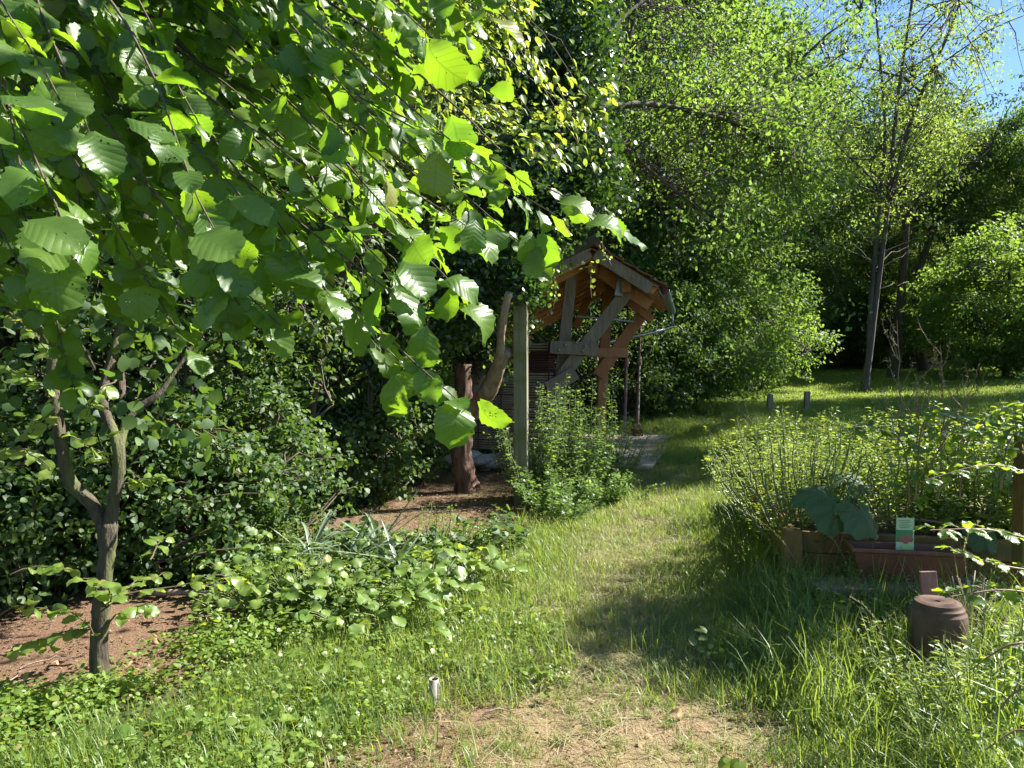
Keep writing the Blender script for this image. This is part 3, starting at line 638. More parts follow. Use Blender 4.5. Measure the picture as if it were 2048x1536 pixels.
# stones under the wall
ll = ['large pale flat stone under the slatted wall, right of the old trunk', 'rounded pinkish stone under the wall, left of the square post', 'grey stone leaning on the wall base beside the old trunk', 'small brown stone tucked between two larger ones', 'flat white topped stone close to the square post', 'dark stone at the foot of the wall behind the old trunk', 'low broad stone half sunk in the red earth', 'grey brown stone at the left end of the stone row', 'pale angular stone near the base of the bush']
for i, (px, py, sz) in enumerate(((985, 925, .2), (1015, 925, .17), (955, 920, .18), (1001, 914, .12), (1022, 906, .15), (938, 915, .16), (970, 935, .13), (905, 922, .18), (1070, 925, .17))):
    me_ = bpy.data.meshes.new('stone'); import bmesh; bm = bmesh.new(); bmesh.ops.create_icosphere(bm, subdivisions=3, radius=1)
    sx_ = rng.uniform(.8, 1.5), rng.uniform(.7, 1.1), rng.uniform(.45, .75); sd_ = rng.uniform(0, 50)
    for v in bm.verts:
        k = .78 + .5 * float(fbm(v.co.x * 1.3 + sd_, v.co.y * 1.3 + v.co.z, 5)); v.co = Vector((v.co.x * sx_[0], v.co.y * sx_[1], v.co.z * sx_[2])) * k * sz
    bm.to_mesh(me_); bm.free(); me_.materials.append(STONE); q = P(px, py, 10.75 - .1 * (i % 3))
    o = obj('stone', me_, None, (q[0], q[1], max(q[2], .04)), (0, 0, rng.uniform(0, 6))); tag(o, ll[i], 'stone', 'stones along the foot of the slatted wall')

# ------------------------------------------------------------------ square post and old fruit tree clad in ivy
q = P(1043, 1012, 8.2); t = thing('square_post', 'square weathered timber post standing free in front of the shelter', 'post', (q[0], q[1], 0), -.14)
beam('shaft', W_POST, (0, 0, -.2), (-.012, 0, 2.36), .15, .15, t, up=(0, 1, 0), bev=.008)
box('metal_cap', ZINC, (-.012, 0, 2.365), (.16, .16, .01), t)
d1 = 8.9; ob = P(933, 985, d1); ob[2] = 0
def rl(px, py, dd=0): return P(px, py, d1 + dd) - ob
t = thing('old_fruit_tree', 'old ivy clad fruit tree with bare forking limb and long branch reaching right', 'tree', ob)
g = G(); tube(g, spline([rl(938, 1005), rl(930, 960), rl(922, 900), rl(925, 820), rl(928, 728)], 22), np.linspace(.15, .085, 22) * rng.uniform(.95, 1.05, 22), 22, .14); obj('trunk', g.mesh('trunk', BARK_R), t)
g = G(); tube(g, spline([rl(925, 838), rl(958, 805, -.2), rl(985, 765, -.45), rl(1000, 715, -.7), rl(1003, 660, -.95), rl(1013, 605, -1.05), rl(1018, 585, -1.1)], 26), np.concatenate([np.linspace(.12, .09, 9), np.linspace(.085, .05, 6), np.linspace(.045, .04, 11)]) * rng.uniform(.9, 1.12, 26), 14, .07); obj('limb', g.mesh('limb', BARK_S), t)
g = G(); tube(g, spline([rl(995, 735, -.6), rl(1012, 712, -.65), rl(1017, 700, -.7)], 8), [.075, .075, .072, .068, .068, .075, .07, .05], 12, .05); obj('sawn_stub', g.mesh('sawn_stub', BARK_S), t)
g = G()
main = [spline([rl(925, 830, .3), rl(1000, 640, .6), rl(1060, 420, .6), rl(1120, 220, .5), rl(1150, 0, .6), rl(1170, -220, .7)], 26),
        spline([rl(1110, 235, .6), rl(1280, 208, 1.2), rl(1400, 226, 1.7), rl(1480, 250, 2.0), rl(1560, 310, 2.2), rl(1600, 340, 2.3)], 22),
        spline([rl(1060, 420, .6), rl(1190, 250, 1.2), rl(1250, 110, 1.8), rl(1290, -60, 2)], 16),
        spline([rl(1130, 180, .5), rl(1250, 30, 1.3), rl(1400, -60, 1.8)], 12),
        spline([rl(1060, 400, .6), rl(1220, 290, 1.2), rl(1310, 350, 1.9), rl(1400, 420, 2.3)], 14)]
for i, m_ in enumerate(main): tube(g, m_, np.linspace([.15, .05, .05, .04, .035][i], .016, len(m_)), 9, .06)
br = np.concatenate([main[1][6:], main[2][8:], main[3][5:], main[4][5:]])
cen = []
for i in range(330):
    b = br[rng.integers(len(br))]; e = b + rng.normal(0, 1, 3) * np.array([1.15, .7, 1.0]) + np.array([.6, 1.2, .5]); cen.append(e)
    tube(g, curve(b, e, (0, 0, .08), 5, .03), np.linspace(.009, .003, 5), 4, cap=False)
for b in main[1][5:]:
    for k_ in range(7): cen.append(b + rng.normal(0, .32, 3))
obj('branch', g.mesh('branch', BARK_D), t)
g = G(); clump_leaves(g, np.array(cen), 30, .34, .07, MID, None); obj('crown', g.mesh('crown', TREE_A), t)
# ivy: a clinging evergreen mass with hanging runners
iv = thing('ivy', 'dark glossy ivy smothering the old fruit tree and hanging over the post top', 'ivy', ob)
g = G(); cs = []
for i in range(900):
    s = rng.random(); m_ = main[0]; b = m_[int(3 + s * (len(m_) - 4))]; r = .35 + .35 * math.sin(s * 3.1)
    cs.append(b + rdir(1)[0] * np.array([r * 1.0, r, .3]) * rng.uniform(.6, 1.1))
for px, py, sx2, sy2, n in ((1046, 560, 24, 26, -80), (925, 610, 55, 50, 80), (970, 530, 70, 36, 150), (1075, 480, 50, 25, 60), (905, 610, 50, 80, 80), (900, 670, 30, 40, 40), (1130, 400, 80, 38, 130), (1185, 320, 60, 90, 160), (1060, 330, 90, 120, 200), (1090, 120, 100, 120, 220), (1180, 90, 60, 110, 120), (870, 520, 60, 60, 60)):
    for i in range(abs(n)): cs.append(rl(px + rng.normal(0, sx2 * .55), py + rng.normal(0, sy2 * .55), rng.uniform(-1.0, -.6) if n < 0 else rng.uniform(-.9 if px < 1090 else -.4, .5)))
clump_leaves(g, np.array(cs), 15, .16, .06, MIDW, None, flat=1.1, up=.25); obj('foliage', g.mesh('foliage', IVY), iv)
g = G(); lv = G()
for px, py, ln in ((1105, 545, 70), (1185, 525, 70), (1030, 590, 25), (980, 690, 40), (1205, 470, 60)):
    q = spline([rl(px, py, -.5), rl(px + rng.normal(0, 4), py + ln * .5, -.5), rl(px + rng.normal(0, 9), py + ln, -.5)], 12); tube(g, q, .004, 4, cap=False)
    k = int(ln / 3.2); pp = q[rng.integers(0, 12, k)] + rng.normal(0, .035, (k, 3)); place_leaves(lv, pp, rdir(k) + (0, 0, -.6), rdir(k) + (.4, -.6, .5), rng.uniform(.03, .06, k), MIDW)
q = spline([rl(975, 575, -.5), rl(1000, 600, -.55), rl(1030, 600, -.6)], 10); tube(g, q, .012, 6)
obj('runner', g.mesh('runner', TWIG), iv); obj('runner_leaves', lv.mesh('runner_leaves', BRIGHT), iv)['kind'] = 'stuff'

# ------------------------------------------------------------------ left thicket
TH = tree_mesh('thicket', 4.4, -.2, 1.5, 14, 330, 34, .065, MIDW, BARK_D, SHRUB, .05, .24, seed=21, hollow=.45)
THB = tree_mesh('thicket_b', 4.8, .1, 1.6, 14, 320, 34, .06, MID, BARK_D, SHRUB, .05, .24, seed=22, hollow=.45)
THL = tree_mesh('low_thicket', 1.7, -.15, .95, 10, 260, 26, .06, MIDW, TWIG, SHRUB, .02, .18, seed=23, hollow=.4)
TALL = tree_mesh('tall_thicket', 8.5, 2.2, 2.9, 18, 520, 34, .10, MID, BARK_D, TREE_A, .12, .4, seed=24, hollow=.3)
GT = 'shrubs of the dark thicket on the left'
th = [('shrub', 'dark round leaved shrub directly behind the forked tree', TH, 250, 6.4, 0, 1.0), ('shrub', 'dark shrub at the left frame edge behind the forked tree', THB, 20, 6.2, 1, 1.0),
 ('shrub', 'dark shrub right of the forked tree, above the weeds', THB, 470, 7.0, 2, 1.05), ('shrub', 'dark shrub between the yucca and the old fruit tree', TH, 650, 8.6, 3, .88),
 ('shrub', 'dark shrub far left, mostly outside the frame', TH, -190, 5.6, 4, 1.05), ('shrub', 'dark shrub deep behind the middle of the hazel leaves', THB, 600, 9.6, 5, 1.2),
 ('shrub', 'dark shrub deep in the left corner of the wood', TH, 330, 8.8, .6, 1.25), ('shrub', 'dark shrub deep behind the left frame edge', THB, 60, 8.8, 1.6, 1.25)]
for nm, lb, me, px, d, rz, s in th: add_tree(nm, lb, 'shrub', me, px, d, rz, s, GT)
GL = 'low shrubs at the foot of the thicket'
tl = [('low_shrub', 'low leafy shrub at the left edge behind the bare earth', 40, 5.1, 0, .75), ('low_shrub', 'low leafy shrub behind the base of the forked tree', 200, 5.2, 1, .72), ('low_shrub', 'low leafy shrub right of the forked tree base', 370, 5.5, 2, .78),
 ('low_shrub', 'low leafy shrub left of the yucca, in half sun', 520, 6.3, 3, .8), ('low_shrub', 'low sunlit shrub right behind the yucca', 730, 8.2, 4, .8), ('low_shrub', 'low sunlit shrub left of the old fruit tree trunk', 800, 9.6, 5, .75), ('low_shrub', 'low leafy shrub far left beside the frame edge', -120, 4.6, 5.5, .8)]
for nm, lb, px, d, rz, s in tl: add_tree(nm, lb, 'shrub', THL, px, d, rz, s, GL)
GC = 'tall trees arching over the left thicket'
for lb, px, d, rz, s in (('tall leafy tree arching over the thicket at the left edge', 0, 8.5, 0, 1.05), ('tall leafy tree behind the hazel branches, left of centre', 420, 9.5, 2, 1.05), ('tall leafy tree behind the hazel, left of the ivy', 760, 10.5, 4, 1.1), ('tall leafy tree outside the left frame edge', -400, 7, 1, .95)):
    add_tree('thicket_tree', lb, 'tree', TALL, px, d, rz, s, GC)

# ------------------------------------------------------------------ forked tree in front
d2 = 3.55; fb = P(200, 1425, d2); fb[2] = 0
def fl(px, py, dd=0): return P(px, py, d2 + dd) - fb
t = thing('forked_tree', 'forked young tree with mossy speckled bark on the left, rising from bare earth', 'tree', fb)
g = G(); tube(g, spline([fl(202, 1445), fl(203, 1400), fl(198, 1290), fl(206, 1180), fl(215, 1100), fl(214, 1045)], 30), np.concatenate([[.105, .064], np.linspace(.047, .035, 22), np.linspace(.040, .046, 6)]), 20, .06); obj('trunk', g.mesh('trunk', BARK), t)
g = G(); tube(g, spline([fl(212, 1060), fl(185, 1010), fl(140, 960), fl(120, 870), fl(105, 760), fl(108, 650), fl(130, 560, .1), fl(165, 400, .2), fl(190, 200, .3), fl(170, -80, .5)], 44), np.linspace(.033, .013, 44) * rng.uniform(.93, 1.07, 44), 16, .07); obj('limb', g.mesh('limb', BARK), t)
g = G(); tube(g, spline([fl(214, 1070), fl(228, 1000), fl(238, 900), fl(205, 800, .1), fl(232, 690, .2), fl(262, 560, .3), fl(300, 380, .4), fl(330, 150, .6), fl(330, -100, .8)], 44), np.linspace(.031, .012, 44) * rng.uniform(.93, 1.07, 44), 16, .07); obj('limb', g.mesh('limb', BARK), t)
g = G(); tube(g, spline([fl(236, 900), fl(262, 830, .1), fl(315, 790, .15), fl(345, 750, .2), fl(420, 640, .3)], 18), np.linspace(.022, .009, 18), 8, .08)
tube(g, spline([fl(108, 650), fl(160, 690), fl(190, 740, .1)], 10), np.linspace(.016, .005, 10), 8, .08)
tube(g, spline([fl(105, 700), fl(50, 620, -.1), fl(-60, 520)], 12), np.linspace(.02, .008, 12), 8, .08); obj('branch', g.mesh('branch', BARK), t)
# side twigs low on the trunk with clear round leaves, each leaf its own piece
round_leaf = [G() for _ in range(3)]
rl_mesh = []
for i in range(3):
    g_ = G(); place_leaves(g_, [(0, 0, 0)], [(0, 1, 0)], [(0, 0, 1)], 1.0, tmpl_hazel(40 + i, .72, curl=.2, serr=.03), rnd=np.array([i * .3])); rl_mesh.append(g_.mesh('leaf', BRIGHT))
def leaf_obj(parent, m_, p, y, z, s, name='leaf'):
    y = nz(y); x = nz(np.cross(y, z)); z = np.cross(x, y)
    o = obj(name, m_, parent); M = Matrix((tuple(x), tuple(y), tuple(z))).transposed().to_4x4(); M.translation = Vector(p)
    o.matrix_basis = M @ Matrix.Scale(float(s), 4); return o
g = G()
for (x0, y0, x1, y1, dd, nl_) in ((205, 1290, 120, 1215, -.2, 8), (205, 1260, 60, 1290, -.1, 10), (210, 1250, 300, 1215, -.2, 8), (215, 1220, 170, 1155, -.25, 8), (215, 1215, 235, 1160, -.3, 6), (220, 1200, 500, 1165, .3, 12), (430, 1150, 520, 1190, .1, 7), (20, 1150, 140, 1140, .1, 8), (0, 1230, 95, 1220, .1, 8), (-20, 1320, 100, 1290, .0, 8), (200, 1210, 330, 1150, .5, 10), (108, 800, 20, 740, -.3, 8), (108, 830, 60, 870, -.2, 8), (225, 940, 150, 880, -.3, 9), (235, 980, 330, 960, .1, 9), (232, 760, 170, 830, -.2, 9), (0, 900, 100, 930, -.5, 10), (0, 620, 90, 700, -.3, 10), (300, 1120, 330, 1080, .3, 6)):
    c = curve(fl(x0, y0), fl(x1, y1, dd), (0, 0, .03), 10, .006); g = G(); tube(g, c, np.linspace(.005, .002, 10), 5, cap=False); obj('twig', g.mesh('twig', TWIG), t)
    dv = nz(c[-1] - c[0])
    for k in range(nl_):
        q = c[int(2 + 7 * k / max(1, nl_ - 1))]; sd = nz(np.cross(dv, (0, 0, 1))) * (1 if k % 2 else -1)
        leaf_obj(t, rl_mesh[k % 3], q, dv * .6 + sd * .8 + rng.normal(0, .3, 3) + np.array([0, 0, -.4]), np.array([.2, -.35, .9]) + rng.normal(0, .35, 3), rng.uniform(.05, .085))
cs = np.array([fl(rng.uniform(-100, 420), rng.uniform(-200, 640), rng.uniform(-.3, 1.2)) for _ in range(150)] + [fl(rng.uniform(-60, 460), rng.uniform(640, 900), rng.uniform(-.2, .9)) for _ in range(34)])
g = G(); clump_leaves(g, cs, 9, .17, .075, MIDW, None); obj('crown', g.mesh('crown', SHRUB), t)

# ------------------------------------------------------------------ hazel: big leaves hanging into the picture from the upper left
hz = thing('hazel', 'hazel with large serrated leaves hanging into the picture from the upper left', 'hazel', (-2.6, 2.2, 0))
ho = np.array([-2.6, 2.2, 0.])
hm = []
for i in range(14):
    g_ = G(); place_leaves(g_, [(0, 0, 0)], [(0, 1, 0)], [(0, 0, 1)], 1.0, tmpl_hazel(i, [.86, .92, .74, .95, .82, .7, .9][i % 7], curl=[.2, .45, .1, .7][i % 4], serr=[.05, .07, .04][i % 3]), rnd=np.array([i / 14])); hm.append(g_.mesh('leaf', HAZEL))
stem = G(); root = ho
def hz_branch(pts, r0, r1, n=16):
    q = spline(pts, n); q[1:-1] += np.cumsum(rng.normal(0, .006, (n - 2, 3)), 0) * np.sin(np.linspace(0, np.pi, n - 2))[:, None]; tube(stem, q - ho, np.linspace(r0, r1, n), 6, .04, cap=False); return q
hub = [np.array([-2.3, 2.4, 2.6]), np.array([-1.9, 2.3, 3.0]), np.array([-1.5, 2.5, 3.3])]
for h_ in hub: hz_branch([ho + (rng.normal(0, .1), rng.normal(0, .1), -.1), ho + (.1, .1, 1.3), h_], .03, .016)
tips = [(1250, 455, 1.95, .0), (1110, 430, 1.9, .02), (1080, 520, 1.85, 0), (960, 470, 1.8, 0), (915, 800, 1.45, 0), (935, 600, 1.55, 0), (860, 640, 1.5, 0), (780, 540, 1.6, 0), (660, 590, 1.5, 0),
 (560, 650, 1.5, 0), (480, 610, 1.45, 0), (440, 480, 1.25, 0), (300, 560, 1.6, 0), (150, 500, 1.15, 0), (210, 350, 1.3, 0), (90, 620, 1.7, 0), (840, 760, 1.8, 0), (760, 700, 1.75, 0), (700, 480, 1.75, 0), (900, 280, 1.55, 0), (930, 130, 1.6, 0),
 (990, 30, 1.75, 0), (820, 380, 1.6, 0), (760, 250, 1.6, 0), (600, 330, 1.5, 0), (520, 440, 1.5, 0), (400, 250, 1.5, 0), (300, 150, 1.5, 0), (120, 200, 1.3, 0), (40, 330, 1.25, 0), (640, 160, 1.7, 0), (820, 60, 1.8, 0), (520, 60, 1.8, 0), (860, 480, 1.7, 0), (380, 700, 2.0, 0), (150, 780, 2.3, 0),
 (700, 100, 2.0, 0), (230, 40, 1.6, 0), (30, 80, 1.5, 0), (620, 520, 1.9, 0), (350, 420, 1.8, 0)]
LP = []
for i, (px, py, d, _) in enumerate(tips):
    e = P(px, py, d); s = hub[i % 3] * .35 + .65 * P(px * .35 - 260, py - 520 - 120 * rng.random(), d + .55 + .4 * rng.random())
    mid = (s + e) / 2 + np.array([0, 0, .07 + .08 * rng.random()])
    q = hz_branch([s, mid, e], .006, .0014, 18)
    if i % 2 == 0: hz_branch([hub[i % 3], (hub[i % 3] + s) / 2 + (0, 0, .15), s], .014, .008, 8)
    L = np.linalg.norm(np.diff(q, axis=0), axis=1).sum(); n = int(L * .78 / .036)
    for k in range(n):
        f = .24 + .76 * (k + .5) / n; x = f * 17; j = min(int(x), 16); b = q[j] + (q[j + 1] - q[j]) * (x - j); tg = nz(q[j + 1] - q[j])
        up = np.array([.28, -.25, .9]) if (py > 430 or px > 820) else np.array([.5, .12, .85]); sd = nz(np.cross(tg, up)) * (1 if k % 2 else -1)
        y = tg * rng.uniform(.2, .9) + sd * rng.uniform(.2, .9) + np.array([.15, 0, -.5]) + rng.normal(0, .28, 3); y = nz(y)
        z = up + rng.normal(0, .36, 3)
        if rng.random() < .22: z = np.array([.1, -.9, .35]) + rng.normal(0, .3, 3)
        pe = b + y * .012 + np.array([0, 0, -.004]); tube(stem, [b - ho, pe - ho], .0011, 4, cap=False)
        LP.append((pe, y, z, (.038 + .058 * rng.random() ** 1.2) * (1 - .2 * (f < .45))))
# leaves that stand out singly in the photograph: pixel of the leaf's middle, distance, length, hang direction, facing
hero = [(912, 840, 1.40, .098, (0.1, -.5, -.8), (.38, -.55, .75)), (985, 840, 1.45, .085, (.75, 0, -.65), (.1, -.6, -.75)), (1158, 408, 1.85, .10, (.8, -.2, -.35), (-.1, -.5, .85)), (1220, 447, 1.85, .11, (.95, 0, -.25), (.1, -.55, .8)), (945, 478, 1.75, .085, (-.15, 0, -1), (.5, -.8, -.3)),
 (1055, 500, 1.8, .085, (-.2, .1, -1), (.5, -.7, -.3)), (1095, 505, 1.8, .095, (.4, 0, -.9), (-.3, -.7, -.5)), (1070, 530, 1.8, .085, (-.3, 0, -.9), (.1, -.8, -.4)), (835, 560, 1.45, .10, (.5, -.2, -.7), (.3, -.6, .75)), (925, 565, 1.5, .10, (.9, 0, -.3), (.1, -.6, .7)),
 (820, 615, 1.45, .105, (.4, -.2, -.8), (.4, -.5, .8)), (435, 492, 1.2, .10, (.7, -.2, -.3), (-.05, -.65, .7)), (115, 470, 1.1, .10, (.85, 0, -.45), (.0, -.6, .75)), (70, 215, 1.2, .11, (.95, 0, -.3), (.1, -.35, .9)), (310, 260, 1.35, .10, (.9, .1, -.4), (.1, -.5, .85)),
 (205, 310, 1.25, .09, (.35, -.1, -.9), (.5, -.6, .6)), (610, 555, 1.5, .10, (.95, 0, -.15), (.1, -.5, .8)), (505, 415, 1.4, .095, (.8, -.1, -.5), (-.1, -.6, .7)), (880, 130, 1.5, .11, (.6, 0, -.8), (-.3, -.8, -.5)), (870, 355, 1.55, .095, (-.1, 0, -1), (.1, -.9, -.3)),
 (915, 280, 1.55, .10, (.3, 0, -.9), (-.5, -.8, -.2)), (455, 620, 1.45, .10, (.2, 0, -1), (.3, -.8, .5)), (545, 650, 1.5, .095, (.8, 0, -.6), (.2, -.5, .8)), (110, 570, 1.25, .12, (.1, 0, -1), (.2, -.8, -.4)), (845, 700, 1.75, .11, (-.1, 0, -1), (.3, -.8, -.4)), (790, 800, 1.75, .11, (.1, 0, -1), (-.2, -.9, -.2)), (470, 560, 1.45, .10, (.4, .1, -.8), (.3, -.7, .6))]
for px, py, d, s, y, z in hero:
    c = P(px, py, d); y = nz(np.array(y, float)); b = c - y * s * .5; LP.append((b, y, np.array(z, float), s * .9 + 10))
LP.sort(key=lambda a: (-a[3] if a[3] > 5 else np.linalg.norm(a[0] - np.array([0, 0, EYE])) / a[3] * .01))
nsingle = 300
vis = []
for a in LP:
    v = a[0] - np.array([0, 0, EYE]); px = 1024 + v[0] / v[1] * F_PX; py = HZ - v[2] / v[1] * F_PX
    vis.append(-120 < px < 1400 and -120 < py < 1000)
sing = [a for a, v in zip(LP, vis) if v][:nsingle]; ids = {id(a) for a in sing}; rest = [a for a in LP if id(a) not in ids]
for i, (b, y, z, s) in enumerate(sing): leaf_obj(hz, hm[i % 14], b - ho, y, z, s - 10 if s > 5 else s)
g = G(); T7 = [tmpl_hazel(i, .86, curl=.2) for i in range(3)]
for k in range(3):
    rr_ = rest[k::3]
    if rr_: place_leaves(g, np.array([a[0] - ho for a in rr_]), np.array([a[1] for a in rr_]), np.array([a[2] for a in rr_]), np.array([a[3] for a in rr_]), T7[k])
# deeper leaves of the same hazel, behind, with unseen ones above added for shade
def hfol(n, x0, x1, y0, y1, da, db, sz, t7):
    pos = np.array([P(rng.uniform(x0, x1), rng.uniform(y0, y1), rng.uniform(da, db)) for _ in range(n)]) - ho
    y = np.array([.65, -.05, -.55]) + rng.normal(0, .35, (n, 3)); z = np.array([.45, .05, .85]) + rng.normal(0, .36, (n, 3)); place_leaves(g, pos, y, z, rng.uniform(.6, 1.1, n) * sz, t7)
hfol(420, -200, 800, -350, 450, 2.0, 3.0, .095, T7[0]); hfol(260, 100, 1000, -300, 500, 2.2, 3.0, .09, T7[1]); hfol(120, -150, 600, 300, 650, 2.0, 2.9, .09, T7[2]); hfol(300, -500, 900, -900, -300, 1.8, 3.2, .10, T7[1]); hfol(520, 0, 900, -120, 420, 2.1, 3.1, .075, T7[0]); hfol(420, -200, 560, -100, 620, 1.9, 3.0, .075, T7[2])
n_ = 260; pos = np.column_stack([rng.uniform(-1.0, .5, n_), rng.uniform(1.7, 3.0, n_), rng.uniform(3.1, 3.9, n_)]) - ho  # added overhead leaves, out of view, shading the upper left hazel
place_leaves(g, pos, np.array([.65, -.05, -.4]) + rng.normal(0, .4, (n_, 3)), np.array([.25, 0, .9]) + rng.normal(0, .35, (n_, 3)), rng.uniform(.07, .11, n_), T7[1])
o = obj('foliage', g.mesh('foliage', HAZEL2), hz); o['kind'] = 'stuff'
for a, b_, r0 in (((-120, -150), (820, 500), .007), ((200, -250), (900, 420), .008), ((330, -100), (330, 380), .007), ((300, 40), (620, 330), .009), ((120, -60), (160, 420), .006), ((560, -60), (1000, 300), .006), ((-60, 60), (520, 520), .007), ((640, 420), (820, 560), .004), ((480, 150), (760, 420), .006)):
    hz_branch([P(a[0], a[1], 2.5), P((a[0] + b_[0]) / 2, (a[1] + b_[1]) / 2 - 30, 2.2), P(b_[0], b_[1], 1.9)], r0, .002)
obj('branch', stem.mesh('branch', TWIG), hz)

# mid green leaved sapling between hazel and ivy (upper centre)
d3 = 5.2; sb = P(600, 1000, 7.9) * np.array([1, 1, 0])
t = thing('plum_sapling', 'slim tree with small pointed bright leaves between the hazel and the ivy', 'tree', (sb[0], sb[1], 0)); so_ = np.array([sb[0], sb[1], 0])
g = G(); lv = G(); trunkp = spline([so_ * 0 + (0, 0, -.1), P(640, 720, 7.6) - so_, P(730, 400, 6.4) - so_, P(760, 0, 5.4) - so_, P(760, -300, 5.4) - so_], 24); tube(g, trunkp, np.linspace(.05, .02, 24), 8, .05)
for i in range(64):
    b = trunkp[rng.integers(10, 24)]; e = P(rng.uniform(620, 1240), rng.uniform(-120, 400), rng.uniform(4.6, 5.8)) - so_
    if (e + so_)[0] > .65 and rng.random() < .5: e[0] -= .45
    c = curve(b, e, (0, 0, .12), 12, .012); tube(g, c, np.linspace(.008, .002, 12), 5, cap=False); k = 44
    f = rng.integers(5, 12, k); dv = nz(c[-1] - c[0]); pp = c[f] + rng.normal(0, .05, (k, 3)); sd = np.cross(dv, (0, 0, 1)) * np.where(rng.random((k, 1)) < .5, 1, -1)
    place_leaves(lv, pp, dv * .7 + sd * .7 + rng.normal(0, .3, (k, 3)) + (0, 0, -.3), np.array([.1, -.3, .9]) + rng.normal(0, .35, (k, 3)), rng.uniform(.05, .085, k), MID)
obj('trunk', g.mesh('trunk', TWIG), t); obj('crown', lv.mesh('crown', BRIGHT), t)

# ------------------------------------------------------------------ upright bush beside the post, and nettles round it
def shoot_bush(name, label, cat, base, stems, mt, tm, leaf, nper, spread, hgt, group=None, stem_m=TWIG, bend=.15, tipc=None):
    t = thing(name, label, cat, base, 0, group); g = G(); lv = G()
    for i in range(stems):
        a = rng.uniform(0, 6.28); r = rng.random() ** .6; b = np.array([math.cos(a) * spread * r * .5, math.sin(a) * spread * r * .5, -.03]); h = hgt * rng.uniform(.5, 1.0) * (1 - .35 * r)
        e = b + np.array([math.cos(a) * spread * r * .7 + rng.normal(0, .05), math.sin(a) * spread * r * .7, h]); c = curve(b, e, (math.cos(a) * bend * r * h * .5, math.sin(a) * bend * r * h * .5, 0), 10, .008)
        tube(g, c, np.linspace(.006, .0015, 10) * (1 + hgt * .4), 4, cap=False); k = int(nper * h / hgt); f = rng.random(k) ** .8 * 8.9; j = f.astype(int); pp = c[j] + (c[j + 1] - c[j]) * (f - j)[:, None]
        ang = rng.uniform(0, 6.28, k); out = np.column_stack([np.cos(ang), np.sin(ang), rng.uniform(-.2, .6, k)]); sz = leaf * rng.uniform(.6, 1.2, k) * (1 - .35 * f / 9)
        place_leaves(lv, pp + out * .02, out, np.column_stack([np.zeros(k), np.zeros(k), np.ones(k)]) + rng.normal(0, .35, (k, 3)), sz, tm)
    obj('stem', g.mesh('stem', stem_m), t); o = obj('foliage', lv.mesh('foliage', mt), t); return t
BUSHM = leaf_mat('young_bush_leaf', (.07, .14, .04), (.13, .20, .06), (.26, .42, .06), rough=.45, tf=.4)
def gp(px, py):                                      # ground point under a pixel
    d = 8.0
    for _ in range(30):
        q = P(px, py, d); z = float(gh(q[0], q[1])); d = max(1.5, d + (q[2] - z) * 3.5 * (d / 10))
    return np.array([q[0], q[1], z])
for px, py, st, h, lf, lb in ((1085, 1000, 26, 1.6, .05, 'upright bush with small bright leaves right beside the square post'), (1140, 985, 28, 1.75, .05, 'tall bright tipped bush between the square post and the slab'), (1205, 965, 22, 1.15, .05, 'bright leaved bush leaning over the concrete slab'),
    (1120, 1030, 26, .65, .055, 'low nettle clump at the right foot of the square post'), (1200, 1000, 24, .5, .05, 'low green clump in front of the bright bush')):
    q = gp(px, py); shoot_bush('young_bush', lb, 'bush', q, int(st * 1.5), BUSHM, MIDW, lf * 1.1, 115, .58, h, 'young bushes around the square post', STEM)
# ------------------------------------------------------------------ yucca
q = gp(700, 1160); t = thing('yucca', 'yucca with stiff grey green sword leaves in front of the thicket', 'yucca', q)
sw = []
for v in range(4):
    g = G(); n = 8; V = []; L = []
    for i in range(n + 1):
        f = i / n; wd = .032 * (min(1, f * 4 + .5)) * (1 - f ** 3); zz = [-.25, -.5, -.05, -.9][v] * f ** 3
        for s in (-1, 0, 1): V.append((s * wd, f * (1 + zz * .2), zz * .6 + (.012 if s else 0))); L.append((s, f, v / 4))
    F = [(i * 3 + j, i * 3 + j + 1, i * 3 + j + 4, i * 3 + j + 3) for i in range(n) for j in range(2)]; g.add(np.array(V), F4=F, L=np.array(L)); sw.append(g.mesh('leaf', YUCCA))
for cx, cy in ((0, 0), (.35, -.05), (-.3, .1), (.15, .35)):
    for i in range(20):
        a = rng.uniform(0, 6.28); el = rng.uniform(.1, 1.0); y = np.array([math.cos(a) * math.cos(el), math.sin(a) * math.cos(el), math.sin(el)]); leaf_obj(t, sw[rng.integers(4)], (cx, cy, .08 + .1 * rng.random()), y, (0, 0, 1), rng.uniform(.32, .52))

# ------------------------------------------------------------------ leafy plants in the sunny bed (each leaf of the nearer ones its own piece)
heart = []
for i in range(3):
    g_ = G(); place_leaves(g_, [(0, 0, 0)], [(0, 1, 0)], [(0, 0, 1)], 1.0, tmpl_hazel(60 + i, .8, curl=.25, serr=.0), rnd=np.array([i * .3])); heart.append(g_.mesh('leaf', WEED))
def leafy(px, py, lb, n, sz, h, spread, group):
    q = gp(px, py); t = thing('leafy_plant', lb, 'plant', q, 0, group); g = G()
    for i in range(n):
        a = rng.uniform(0, 6.28); r = spread * rng.random() ** .6; e = np.array([math.cos(a) * r, math.sin(a) * r, h * rng.uniform(.35, 1) * (1 - .4 * r / spread)])
        tube(g, curve((e[0] * .25, e[1] * .25, -.02), e, (0, 0, .03), 5), .0022, 4, cap=False)
        leaf_obj(t, heart[i % 3], e, (math.cos(a + rng.normal(0, .7)), math.sin(a + rng.normal(0, .7)), rng.uniform(-.5, .1)), np.array([.1, -.25, .9]) + rng.normal(0, .3, 3), sz * rng.uniform(.6, 1.15))
    obj('stem', g.mesh('stem', STEM), t); return t
LPG = 'broad leaved plants in the sunny bed'
